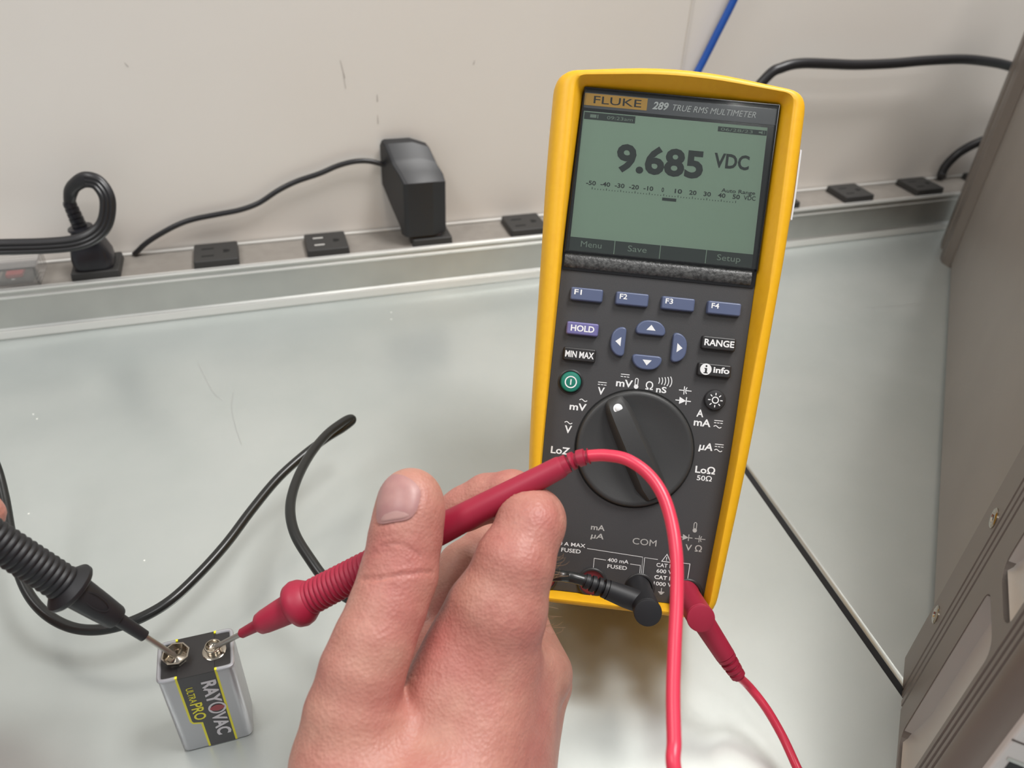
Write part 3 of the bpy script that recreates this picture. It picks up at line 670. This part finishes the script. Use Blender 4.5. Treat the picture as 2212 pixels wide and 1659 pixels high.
# rotary dial
DU, DV, DR = -2.1, 66.7, 24.3
child(MB().lathe([(-2, DR+.7), (.06, DR+.7), (.06, DR)], MF(DU, DV, PN), EN, 64), 'dial_groove', M['slot'], mm)
dl = child(MB().lathe([(-.3, DR), (1.6, DR-.1), (2.3, DR-.9), (2.2, DR-2.2), (1.3, DR-5), (.9, DR-12), (.8, .01)], MF(DU, DV, PN), EN, 72), 'dial', M['dialm'], mm, angle=50)
pd = unit(V(-.49, .872, 0)); pq = V(pd[1], -pd[0], 0)
def pp(a, b, n): return MF(DU+pd[0]*a+pq[0]*b, DV+pd[1]*a+pq[1]*b, n)
rings = []
for a, wt, wb, h_ in ((-22.8, 2.0, 3.2, 1.4), (-21.5, 3.4, 5.0, 4.2), (-16, 4.4, 6.6, 6.6), (0, 4.2, 6.6, 7.6), (14, 4.0, 6.0, 7.0), (19, 3.7, 5.4, 5.8), (22.2, 3.1, 4.5, 4.4), (23.4, 1.9, 3.0, 2.6)):
    rings.append([pp(a, -wb, PN+.4), pp(a, -wt-.4, PN+h_-.9), pp(a, -wt+.5, PN+h_), pp(a, wt-.5, PN+h_), pp(a, wt+.4, PN+h_-.9), pp(a, wb, PN+.4)])
pt = child(MB().loft(rings), 'pointer', M['dialm'], mm, dl, angle=40)
pt.parent = mm
DQ = pp(18.8, 0, 0)-M0; du_, dv_ = DQ@EX, DQ@EY
child(MB().lathe([(0, 1.9), (.05, 1.9), (.06, 1.2), (.25, 1.15), (.45, .8), (.5, .01)], MF(du_, dv_, PN+5.85), unit(EN+.18*(EX*pd[0]+EY*pd[1])), 20), 'pointer_dot', M['white'], mm, pt)
# printed symbols on the panel
PR = PN+.05
w = MB()
def dc(u, v, s=3.6):
    w.stroke([(u, v+.95), (u+s, v+.95)], .3, MF, PR)
    for k in range(3): w.stroke([(u+s*(k*.36), v), (u+s*(k*.36+.27), v)], .3, MF, PR)
def ac(u, v, s=3.2, mb=None):
    (mb or w).stroke([(u+s*t/14, v+.42*math.sin(2*math.pi*t/14)) for t in range(15)], .34, MF, PR)
def thermo(mb, u, v, s=1.0):
    mb.stroke([(u-.55*s, v+1.2*s), (u-.55*s, v+3.6*s), (u-.3*s, v+4.0*s), (u+.3*s, v+4.0*s), (u+.55*s, v+3.6*s), (u+.55*s, v+1.2*s)], .3*s, MF, PR)
    mb.disc(u, v+.75*s, .9*s, MF, PR, 18)
def capsym(mb, u, v, s=1.0):
    mb.stroke([(u-2.6*s, v), (u-.45*s, v)], .36*s, MF, PR); mb.stroke([(u-.45*s, v-1.7*s), (u-.45*s, v+1.7*s)], .36*s, MF, PR)
    mb.stroke(arc(u+2.3*s, v, 2.1*s, 140, 220, 8), .36*s, MF, PR); mb.stroke([(u+.2*s, v), (u+2.6*s, v)], .36*s, MF, PR)
def diode(mb, u, v, s=1.0):
    mb.stroke([(u-3.2*s, v), (u+3.2*s, v)], .4*s, MF, PR); mb.flat([(u-1.6*s, v-1.5*s), (u+1.2*s, v), (u-1.6*s, v+1.5*s)], MF, PR+.01); mb.stroke([(u+1.3*s, v-1.6*s), (u+1.3*s, v+1.6*s)], .4*s, MF, PR)
B = .022
txt(w, 'V', -19.9, 87.8, 2.9, MF, PR, w=2.9, bold=B); dc(-20.1, 91.9)
txt(w, 'mV', -12.6, 92.0, 2.9, MF, PR, w=6.9, bold=B); dc(-11.0, 96.2); thermo(w, -4.2, 91.8, 1.05)
txt(w, '\u03a9', -.3, 91.9, 3.2, MF, PR, w=3.1, bold=.01); txt(w, 'nS', 4.2, 91.2, 2.4, MF, PR, w=4.3, bold=B)
for k in range(5): w.stroke(arc(2.6+k*1.02, 96.0, 2.6+.25*k, -28-2*k, 30+2*k, 6), .34, MF, PR)
capsym(w, 16.2, 93.1); diode(w, 15.8, 88.8)
txt(w, 'A', 21.9, 82.9, 2.9, MF, PR, w=2.9, bold=B); txt(w, 'mA', 21.2, 79.1, 2.9, MF, PR, w=7.0, bold=B); dc(29.5, 81.1); ac(29.5, 79.5)
txt(w, '\u00b5A', 24.3, 69.3, 2.9, MF, PR, w=5.8, bold=B, shear=.12); dc(30.9, 71.3); ac(30.9, 69.7)
txt(w, 'Lo\u03a9', 24.0, 59.6, 2.7, MF, PR, w=8.2, bold=B); txt(w, '50\u03a9', 25.0, 56.5, 2.0, MF, PR, w=6.2, bold=.012)
txt(w, 'mV', -30.8, 80.2, 2.8, MF, PR, w=7.0, bold=B); ac(-27.0, 84.6); txt(w, 'V', -31.9, 70.3, 3.0, MF, PR, w=3.0, bold=B); ac(-32.2, 74.6)
txt(w, 'LoZ', -36.7, 61.2, 2.8, MF, PR, w=8.0, bold=B)
# fused-input brackets and safety marks
child(w, 'lettering', M['white'], mm, pn, smooth=False); w = MB()
T = .2
txt(w, '10 A MAX', -30.0, 22.9, 1.5, MF, PR, w=12.0, bold=.012); txt(w, 'FUSED', -27.9, 20.2, 1.6, MF, PR, w=8.2, bold=.012)
w.stroke([(-17.2, 22.7), (6.35, 21.7), (6.6, 13.8)], T, MF, PR); w.stroke([(-13.7, 14.5), (-13.75, 18.9), (-8.8, 18.7)], T, MF, PR)
txt(w, '400 mA', -8.1, 18.2, 1.5, MF, PR, w=8.8, bold=.01); txt(w, 'FUSED', -7.9, 15.5, 1.5, MF, PR, w=8.2, bold=.01); w.stroke([(1.4, 18.2), (5.75, 18.1), (5.85, 13.7)], T, MF, PR)
w.stroke([(7.3, 14.2), (7.15, 21.6), (12.7, 21.4)], T, MF, PR); w.stroke([(20.4, 21.2), (26.2, 21.1), (25.9, 13.3)], T, MF, PR)
w.stroke([(14.4, 20.9), (18.2, 20.8), (16.3, 24.0)], .28, MF, PR, True); txt(w, '!', 16.1, 21.3, 1.5, MF, PR, w=.35, bold=.02)
txt(w, 'CAT IV', 12.4, 18.4, 1.55, MF, PR, w=7.4, bold=.01); txt(w, '600 V', 12.7, 15.9, 1.55, MF, PR, w=6.6, bold=.01); txt(w, 'CAT III', 12.1, 13.2, 1.55, MF, PR, w=7.9, bold=.02); txt(w, '1000 V', 12.1, 10.5, 1.55, MF, PR, w=7.6, bold=.01)
w.stroke([(15.6, 7.9), (15.6, 9.6)], T, MF, PR)
for k, hw in enumerate((1.3, .9, .5)): w.stroke([(15.6-hw, 7.9-k*.45), (15.6+hw, 7.9-k*.45)], .22, MF, PR)
child(w, 'lettering', M['white'], mm, pn, smooth=False)
g = MB()
txt(g, 'mA', -16.5, 30.9, 2.2, MF, PR, w=5.8, bold=.015); txt(g, '\u00b5A', -16.3, 27.3, 2.2, MF, PR, w=5.5, bold=.015, shear=.12); txt(g, 'A', -36.0, 28.5, 2.4, MF, PR, w=2.6, bold=.015)
txt(g, 'COM', 1.4, 26.8, 2.6, MF, PR, w=10.0); txt(g, 'V \u03a9', 23.5, 26.6, 2.5, MF, PR, w=6.9, bold=.01)
thermo(g, 26.6, 34.6, 1.0); diode(g, 23.3, 32.0, .85); capsym(g, 29.2, 32.0, .85)
child(g, 'lettering', M['grey_print'], mm, pn, smooth=False)
# input jacks
for ju, jm in ((-34.2, 'jack_red'), (-13.6, 'jack_red'), (6.4, 'slot'), (26.6, 'jack_red')):
    jr = child(MB().lathe([(-2, 6.3), (.5, 6.3), (.9, 5.9), (.9, 5.3), (-1, 5.2), (-1, 4.9)], MF(ju, 8.6, PN), EN, 32), 'input_jack', M['black_btn'], mm)
    child(MB().lathe([(-.6, 5.2), (.1, 5.2), (.1, 2.2), (-.5, 2.0), (-.5, .01)], MF(ju, 8.6, PN), EN, 28), 'jack_insert', M[jm], mm, jr)
# inventory sticker on the right side of the holster
STK = Frame(M0, EY, EN, EX)
def sd_u(v): return 45.6+(50.9-45.6)*(v-64)/(176-64) if v < 176 else 50.9+.5*(v-176)/40
stick = MB(); vs_ = [167, 174, 181, 188, 195.5]
stick.loft([[MF(sd_u(v)+q, v, n) for q, n in ((-.2, -5.2), (.75, -6.0), (.75, -24), (-.2, -24))] for v in vs_])
stk = child(stick, 'sticker', M['white'], mm, smooth=False)
bars = MB(); random.seed(3); v = 168.0
while v < 193:
    hgt = random.choice((.5, .8, 1.3, 2.2)); bars.add([MF(sd_u(q)+.79, q, n) for q, n in ((v, -6.6), (v, -20), (v+hgt, -20), (v+hgt, -6.6))], [(0, 1, 2, 3)]); v += hgt+random.choice((.6, 1.0, 1.8))
child(bars, 'print', M['dark_print'], mm, stk, smooth=False)

# ---------------------------------------------------------------- test leads
def probe(th, T0, d, prof, rib, tail, mats, groove, x=None):
    rub, = mats
    n1 = prof['needle']
    child(MB().lathe([(0, .25), (.9, .75), (1.6, 1.0), (n1+1, 1.0)], T0, d, 16), 'probe_tip', M['needle'], th)
    child(MB().lathe([(n1, .01)]+prof['nose'], T0, d, 32), 'probe_nose', rub, th, angle=50)
    child(MB().lathe(prof['flange'], T0, d, 40), 'finger_guard', rub, th, angle=50)
    pr = []; t = rib[0]
    while t < rib[1]:
        f = (t-rib[0])/(rib[1]-rib[0]); r0 = rib[2]+(rib[3]-rib[2])*f
        for q, dr in ((0, 0), (.2, .38), (.45, .55), (.7, .38)): pr.append((t+q*rib[4], r0+dr-.3))
        t += rib[4]
    gp = child(MB().lathe([(rib[0], .01)]+pr+tail, T0, d, 36), 'grip', rub, th, angle=45)
    return gp
# red lead
RE = dep(1216, 1006, 256.5); RT0 = POS+V(-.1, 0, 0); rdir = unit(RE-RT0); RL = np.linalg.norm(RE-RT0)
red = thing('test_lead', 'red test lead gripped in the hand, its probe touching the battery', 'test lead', V(30, 180, 0))
tail = [(88, 5.3), (100, 5.15), (118, 4.6), (RL-1, 3.7), (RL, 3.3)]
probe(red, RT0, rdir, dict(needle=12.5, nose=[(12.5, 1.3), (13.2, 1.8), (20, 2.2), (20.6, 3.0), (21.6, 3.9), (24, 4.4), (30, 5.0), (38, 5.6), (40, 5.6)],
      flange=[(35.5, 4), (35.8, 6.6), (37, 8.0), (39, 8.5), (41, 8.1), (42.8, 7.0), (44, 6.2), (45, 5)]), (43.5, 84, 6.0, 5.5, 1.85), tail, (M['red'],), None)
rc = [dep(1258, 988, 255), dep(1278, 984.5, 254), dep(1312, 984, 252), dep(1355, 993, 249), dep(1398, 1022, 246), dep(1430, 1066, 242), dep(1450, 1125, 238), dep(1461, 1200, 233), dep(1462, 1290, 228), dep(1457, 1400, 221), dep(1454, 1500, 215), dep(1456, 1600, 209), dep(1458, 1670, 205),
      V(83, 72, 82), V(92, 52, 50), V(112, 42, 20), V(140, 52, 5.5), V(158, 78, 4.5)]
n_far = len(rc)
rc += [dep(1762, 1745, 284), dep(1722, 1659, 296), dep(1690, 1590, 303), dep(1655, 1530, 307), dep(1620, 1485, 309)]
_p = catmull([RE-rdir*2, RE+rdir*1.5, dep(1236, 996, 256), dep(1254, 989.5, 255), dep(1272, 985.5, 254.3)], 1.0, 14)[0]
_r = [(3.3-.6*i/len(_p) if (i/len(_p)*7) % 2 > .75 else 2.1) for i in range(len(_p))]
_mb = MB(); _q = [(a, b) for a, b in zip(_p, _r)]; _mb.tube([a for a, b in _q], [b for a, b in _q], 24, 1); child(_mb, 'strain_relief', M['red'], red, angle=40)
RS = fworld(1596, 1462, 14); rc += [RS]
child(MB().tube(rc, [2.0]*14+[1.9]*4+[1.72]*(len(rc)-18), 16, 10), 'cable', M['red_cable'], red)
def elbow(th, u, v, target, mt, length=33, nb=14):
    base = MF(u, v, PN)
    child(MB().lathe([(0, 5.4), (3, 5.4), (5, 5.2), (length-1.6, 5.2), (length-1.4, 4.95), (length-.8, 5.35), (length-.2, 5.2), (length, 4.6), (length, .01)], base, EN, 40), 'plug', mt, th, angle=40)
    s0 = MF(u, v, nb); d = unit(target-s0); L = np.linalg.norm(target-s0)
    child(MB().lathe([(0, 4.2), (8, 4.3), (L-10.5, 3.9), (L-9.8, 3.9)], s0, d, 28), 'plug_arm', mt, th, angle=50)
    pr = [(L-10.2, 3.0)]
    for k in range(4):
        t = L-9.6+k*2.6; pr += [(t, 2.6), (t+.05, 3.8-k*.25), (t+1.5, 3.7-k*.25), (t+1.55, 2.4)]
    child(MB().lathe(pr+[(L+.6, 2.2)], s0, d, 24), 'strain_relief', mt, th, angle=40)
elbow(red, 25.6, 8.8, RS, M['red'])
# black lead
black = thing('test_lead', 'black test lead looping over the bench, its probe on the left battery terminal', 'test lead', V(-40, 260, 0))
BT0 = NEG; bdir = unit(dep(0, 1172, 240)-BT0)
BL = 150
tail_b = [(92, 5.3), (105, 5.0), (BL-14, 3.6), (BL-10, 3.2), (BL, 2.2)]
probe(black, BT0, bdir, dict(needle=15, nose=[(15, 1.2), (15.4, 2.0), (27.6, 2.3), (27.9, 3.7), (28.8, 4.1), (36, 4.7), (45, 5.3), (48, 5.3)],
      flange=[(46.2, 4), (46.4, 8.0), (47.0, 8.6), (48.2, 8.6), (49.0, 7.6), (50.2, 6.2), (51, 5)]), (50.2, 90, 5.7, 5.4, 2.15), tail_b, (M['black_rubber'],), None)
em = Frame(BT0, bdir, unit(np.cross(bdir, unit(CAM-BT0))), unit(CAM-BT0-bdir*((CAM-BT0)@bdir)))
eb = MB(); eb.stroke([(39.5+5.0*math.cos(2*math.pi*i/28), .8+2.0*math.sin(2*math.pi*i/28)) for i in range(28)], .45, em, 5.0, True)
child(eb, 'embossed_oval', M['black_rubber'], black, smooth=False)
BS = fworld(1262, 1254, 15)
bc = [BS, fworld(1230, 1246, 15), dep(1192, 1244, 307), dep(1120, 1252, 340), dep(1000, 1290, 344), dep(860, 1325, 330), dep(770, 1300, 310)]
def tp(x, y, z): return atz(x, y, z)
bc += [tp(712, 1262, 44), tp(668, 1205, 47), tp(636, 1150, 49), tp(627, 1095, 49), tp(640, 1040, 47), tp(668, 985, 44), tp(704, 940, 41), tp(737, 914, 39), tp(756, 904, 37), tp(760, 909, 35.5), tp(740, 925, 34.5), tp(703, 948, 33.5), tp(655, 984, 32), tp(600, 1034, 30), tp(545, 1100, 28), tp(490, 1173, 26), tp(430, 1240, 24), tp(370, 1296, 23), tp(310, 1332, 22), tp(250, 1354, 21), tp(195, 1361, 20), tp(145, 1352, 20), tp(98, 1325, 22), tp(62, 1283, 25), tp(38, 1225, 29), tp(22, 1150, 34), tp(8, 1070, 40), tp(-12, 1000, 48), tp(-60, 900, 66), tp(-170, 830, 100), tp(-300, 860, 135)]
BEND = BT0+bdir*BL
bc += [BEND+bdir*26+V(-4, 6, 0), BEND+bdir*8, BEND-bdir*2]
# drop the duplicated tip so the loop stays round
child(MB().tube(bc, 2.25, 14, 8), 'cable', M['lead_black'], black)
elbow(black, 5.6, 8.6, BS, M['black_rubber'])

# ---------------------------------------------------------------- hands
def grid_surface(fn, lo, hi, h):
    n = np.ceil((hi-lo)/h).astype(int)+1
    ax = [lo[i]+h*np.arange(n[i]) for i in range(3)]
    F = np.empty(n, np.float32)
    for i0 in range(0, n[0], 12):
        X = np.stack(np.meshgrid(ax[0][i0:i0+12], ax[1], ax[2], indexing='ij'), -1).reshape(-1, 3).astype(np.float32)
        F[i0:i0+12] = fn(X).reshape(-1, n[1], n[2])
    ins = F < 0
    c = np.zeros(np.array(ins.shape)-1, int)
    for a in (0, 1):
        for b in (0, 1):
            for d in (0, 1): c += ins[a:n[0]-1+a, b:n[1]-1+b, d:n[2]-1+d]
    act = np.argwhere((c > 0) & (c < 8)); idx = -np.ones(c.shape, int); idx[tuple(act.T)] = np.arange(len(act))
    corner = {(a, b, d): F[act[:, 0]+a, act[:, 1]+b, act[:, 2]+d] for a in (0, 1) for b in (0, 1) for d in (0, 1)}
    acc = np.zeros((len(act), 3)); cnt = np.zeros(len(act))
    keys = list(corner)
    for p in keys:
        for ax_ in range(3):
            if p[ax_] == 0:
                q = list(p); q[ax_] = 1; q = tuple(q); f0, f1 = corner[p], corner[q]; m_ = (f0 < 0) != (f1 < 0)
                t = np.where(m_, f0/(f0-f1+1e-12), 0); pos = np.array(p, float)[None].repeat(len(act), 0); pos[:, ax_] += t
                acc[m_] += pos[m_]; cnt[m_] += 1
    verts = lo+h*(act+acc/cnt[:, None]); faces = []
    for ax_ in range(3):
        o1, o2 = [(1, 2), (2, 0), (0, 1)][ax_]
        sl0 = [slice(None)]*3; sl1 = [slice(None)]*3; sl0[ax_] = slice(0, n[ax_]-1); sl1[ax_] = slice(1, n[ax_])
        ch = np.argwhere(ins[tuple(sl0)] != ins[tuple(sl1)])
        ch = ch[(ch[:, o1] > 0) & (ch[:, o2] > 0) & (ch[:, o1] < n[o1]-1) & (ch[:, o2] < n[o2]-1)]
        def cell(d1, d2):
            q = ch.copy(); q[:, o1] -= d1; q[:, o2] -= d2; return idx[tuple(q.T)]
        quad = np.stack([cell(1, 1), cell(0, 1), cell(0, 0), cell(1, 0)], 1)
        flip = ~ins[tuple(ch.T)]
        quad[flip] = quad[flip][:, ::-1]; faces.append(quad)
    return verts, np.concatenate(faces)

def smin(a, b, k):
    hh = np.clip(.5+.5*(b-a)/k, 0, 1); return b+(a-b)*hh-k*hh*(1-hh)
def cone(P, a, b, ra, rb):
    a = a.astype(np.float32); b = b.astype(np.float32)
    ab = b-a; t = np.clip(((P-a)@ab)/float(ab@ab), 0, 1); return np.linalg.norm(P-(a+t[:, None]*ab), axis=1)-(ra+(rb-ra)*t)
class HandShape:
    def __init__(s, palm, fingers, carve=(), kp=9.0, kf=5.0, ki=1.0, blends={}):
        J = lambda q: (dep(q[0], q[1], q[2]), q[3]*q[2]/FPX)
        s.palm = [(J(a), J(b)) for a, b in palm]; s.fin = [[J(q) for q in f] for f in fingers]; s.carve = carve; s.blends = blends; s.kp, s.kf, s.ki = kp, kf, ki
    def pts(s):
        return [x for ab in s.palm for x in ab]+[x for f in s.fin for x in f]
    def __call__(s, P):
        d = None
        for (a, ra), (b, rb) in s.palm:
            e = cone(P, a, b, ra, rb); d = e if d is None else smin(d, e, s.kp)
        out = None
        for fi, f in enumerate(s.fin):
            g = None
            for (a, ra), (b, rb) in zip(f[:-1], f[1:]):
                e = cone(P, a, b, ra, rb); g = e if g is None else smin(g, e, 3.0)
            g = smin(d, g, s.blends[fi](P) if fi in s.blends else s.kf); out = g if out is None else smin(out, g, s.ki)
        for a, b, ra, rb in s.carve:
            e = -(cone(P, a, b, ra, rb)); out = -smin(-out, -e, .8)
        return out
def normals(fn, P, e=.25):
    P = P.astype(np.float32); g = np.stack([fn(P+np.eye(3, dtype=np.float32)[i]*e)-fn(P-np.eye(3, dtype=np.float32)[i]*e) for i in range(3)], 1)
    return g/(np.linalg.norm(g, axis=1)[:, None]+1e-9)
def hand_mesh(shape, name, mt, th, h, creases=()):
    pts = shape.pts(); lo = np.min([p-r for p, r in pts], 0)-3; hi = np.max([p+r for p, r in pts], 0)+3
    v, f = grid_surface(shape, lo, hi, h)
    N = normals(shape, v)
    if len(creases):
        px = project(v); face = np.clip(-(N*unit(1)).sum(1) if False else ((CAM-v)*N).sum(1)/np.linalg.norm(CAM-v, axis=1), 0, 1)
        disp = np.zeros(len(v))
        for pl_, wd, dp_ in creases:
            Q = np.array(catmull([V(*q, 0) for q in pl_], 1.0, 8)[0])[:, :2]; best = np.full(len(v), 1e9)
            for a, b in zip(Q[:-1], Q[1:]):
                ab = b-a; t = np.clip(((px-a)@ab)/(ab@ab+1e-9), 0, 1); best = np.minimum(best, np.linalg.norm(px-(a+t[:, None]*ab), axis=1))
            disp -= dp_*np.exp(-(best/wd)**2)
        v = v+N*(disp*np.clip(face*2, 0, 1))[:, None]
    mb = MB(); mb.v = [*v]; mb.f = f.tolist()
    o_ = child(mb, name, mt, th, angle=180, recalc=False)
    return o_

RAXIS = lambda t: RT0+rdir*t
carve = [(RAXIS(50), RAXIS(100), 5.6, 5.1), (RAXIS(100), RAXIS(RL), 5.1, 3.6)]
palm = [((1050, 1440, 256, 112), (985, 1760, 238, 145)),
        ((1128, 1455, 270, 84), (1030, 1780, 248, 145)),
        ((1158, 1480, 288, 68), (1050, 1790, 254, 125)),
        ((1130, 1530, 300, 62), (1025, 1800, 262, 118)),
        ((1035, 1330, 255, 76), (962, 1500, 249, 90)),
        ((946, 1408, 280, 66), (940, 1560, 262, 110)),
        ((920, 1590, 256, 110), (880, 1770, 244, 200)),
        ((875, 1830, 240, 262), (855, 2150, 195, 272)), ((855, 2150, 195, 272), (830, 3000, 150, 420))]
thumb = [(762, 1780, 236, 165), (750, 1640, 236, 116), (760, 1545, 237, 100), (783, 1450, 238, 90), (808, 1385, 240, 85), (838, 1310, 244, 81), (862, 1240, 248, 81), (876, 1160, 250.5, 76), (885, 1105, 251.5, 72), (887, 1079, 252.5, 68)]
index = [(1046, 1450, 255, 112), (1078, 1315, 252, 102), (1112, 1215, 252, 84), (1144, 1140, 256, 70), (1149, 1124, 259, 69), (1105, 1072, 272, 54), (1052, 1076, 277, 50), (1005, 1098, 279, 46), (965, 1118, 279, 42)]
middle = [(1168, 1456, 274, 69), (1126, 1345, 292, 54), (1098, 1215, 304, 52), (1060, 1180, 308, 52), (1000, 1225, 302, 52), (968, 1305, 292, 48)]
ring = [(1172, 1475, 290, 60), (1122, 1380, 310, 50), (1095, 1300, 320, 46), (1050, 1275, 318, 46), (985, 1310, 310, 46), (945, 1370, 300, 42)]
little = [(1150, 1510, 304, 58), (1110, 1440, 318, 44), (1085, 1390, 322, 42), (1040, 1380, 320, 40), (980, 1410, 312, 38)]
def thumb_blend(P):
    d_ = P-CAM; y = IH/2-FPX*(d_@UP)/(d_@FW); t = np.clip((y-1440)/110, 0, 1); return (1.2+10*t*t).astype(np.float32)
RH = HandShape(palm, [thumb, index, middle, ring, little], carve, blends={0: thumb_blend})
person = thing('person', 'bare right hand pinching the red probe, a left fingertip at the edge', 'person', V(40, 120, 0))
creases = [([(783, 1251), (815, 1249), (860, 1243), (905, 1237), (935, 1236)], 3.2, .8),
           ([(800, 1226), (850, 1222), (900, 1215)], 3.5, .16), ([(825, 1180), (855, 1174), (880, 1182), (905, 1200)], 3.5, .45), ([(795, 1200), (815, 1192), (840, 1190)], 4, .18),
           ([(805, 1166), (840, 1160)], 4, .15), ([(876, 1462), (905, 1459), (945, 1457)], 3, .25), ([(874, 1464), (882, 1475), (895, 1490)], 3, .25),
           ([(1060, 1335), (1056, 1365), (1064, 1395)], 3, .2), ([(1030, 1350), (1026, 1380)], 3, .18), ([(1200, 1085), (1210, 1108), (1208, 1130)], 5, .25),
           ([(795, 1320), (805, 1345), (812, 1362)], 3, .15), ([(815, 1133), (850, 1131), (884, 1122), (900, 1104), (910, 1070), (906, 1052)], 4, .45), ([(811, 1120), (811, 1080), (820, 1040)], 4, .3)]
hand = hand_mesh(RH, 'hand', M['skin'], person, 1.0, creases)
hand['label'] = 'right hand with thumb on the red probe'
# thumb nail: a thin curved plate following the thumb
def nail(outline, name, mt, lift, rmax=1.0):
    c0 = np.mean(outline, 0); ringsN = 7; nseg = len(outline); Pp = []
    for k in range(ringsN+1):
        f_ = k/ringsN
        for q in outline: Pp.append(c0+(q-c0)*max(f_, .02))
    Pp = np.array(Pp)
    for _try in range(25):
        P3 = np.array([dep(x, y, 215) for x, y in Pp]); D = P3-CAM; D = D/np.linalg.norm(D, axis=1)[:, None]
        for _ in range(60): P3 = P3+D*np.clip(RH(P3.astype(np.float32))*.8, -4, 4)[:, None]
        bad = (np.abs(RH(P3.astype(np.float32))) > .05) | (((P3-CAM)@FW) > 256)
        if not bad.any(): break
        Pp[bad] += (c0-Pp[bad])/np.linalg.norm(c0-Pp[bad], axis=1)[:, None]*2.0
    Nn = normals(RH, P3); fk = np.repeat(np.arange(ringsN+1)/ringsN, nseg)
    top_ = P3+Nn*(lift*(1-fk**6)+.05)[:, None]; bot = P3-Nn*.6
    top_ = top_.reshape(ringsN+1, nseg, 3); bot = bot.reshape(ringsN+1, nseg, 3)
    mb_ = MB(); mb_.loft([list(r_) for r_ in top_]+[list(bot[-1])], True, True)
    return child(mb_, name, mt, person, hand, angle=60)
def closed(pts): 
    q = [V(*p, 0) for p in pts]; q = q+[q[0], q[1], q[2]]; c_ = catmull([q[-4]]+q, 1.0, 5)[0]; return np.array(c_[5:5+len(pts)*5])[:, :2]
no = closed([(831, 1031), (852, 1024), (876, 1029), (897, 1043), (908, 1062), (905, 1086), (897, 1108), (880, 1122), (848, 1128), (819, 1131), (813, 1112), (815, 1080), (820, 1052)])
nl_ = nail(no, 'thumb_nail', M['nail'], .42)
lu = closed([(822, 1113), (838, 1103), (858, 1098), (878, 1102), (888, 1112), (876, 1120), (848, 1125), (822, 1128)])
nail(lu, 'nail_lunula', M['lunula'], .43)

# left hand holding the black probe, only a fingertip reaches into view
lp_ = lambda t: BT0+bdir*t
lcarve = [(lp_(60), lp_(140), 5.6, 5.2)]
lpalm = [((-520, 1180, 240, 120), (-760, 1420, 240, 150)), ((-500, 1280, 255, 110), (-760, 1450, 245, 150)), ((-480, 1400, 240, 110), (-740, 1480, 240, 150)), ((-780, 1450, 240, 190), (-1100, 1680, 228, 200)), ((-1100, 1680, 228, 200), (-1900, 2350, 205, 260))]
lindex = [(-500, 1170, 238, 100), (-330, 1040, 234, 72), (-180, 1010, 238, 64), (-95, 1065, 244, 54), (-36, 1112, 248, 44)]
lthumb = [(-470, 1420, 238, 92), (-330, 1330, 222, 82), (-200, 1240, 220, 76), (-120, 1200, 224, 66)]
lmiddle = [(-500, 1260, 255, 92), (-330, 1180, 268, 66), (-190, 1150, 272, 58), (-110, 1190, 268, 50)]
lring = [(-500, 1330, 270, 84), (-340, 1290, 284, 60), (-230, 1270, 286, 52), (-160, 1300, 276, 46)]
llittle = [(-520, 1400, 282, 70), (-380, 1390, 292, 52), (-290, 1375, 292, 46), (-225, 1395, 284, 40)]
LH = HandShape(lpalm, [lindex, lthumb, lmiddle, lring, llittle], lcarve)
lh = hand_mesh(LH, 'hand', M['skin'], person, 1.6)
lh['label'] = 'fingertip of the other hand at the left edge'

# fine hairs along the edge of the hand
hm = mat('hair', srgb(150, 120, 90), .5); hr = MB(); random.seed(11)
for k in range(26):
    x, y = random.choice(((1205, 1215), (1198, 1235), (1192, 1250), (1186, 1320), (1190, 1345), (1205, 1360)))
    a = random.uniform(-.9, .5); L_ = random.uniform(10, 26); d0 = 262+random.uniform(-4, 4)
    p0 = (x-14+random.uniform(-4, 4), y+random.uniform(-12, 12)); p1 = (p0[0]+14+L_*.5*math.cos(a), p0[1]+L_*.4*math.sin(a)); p2 = (p1[0]+L_*.7*math.cos(a-.5), p1[1]+L_*.7*math.sin(a-.5)+4)
    hr.tube([dep(*p0, d0), dep(*p1, d0-1), dep(*p2, d0-1)], [.07, .06, .02], 5, 4)
ho = child(hr, 'hair', hm, person, hand); ho['kind'] = 'stuff'
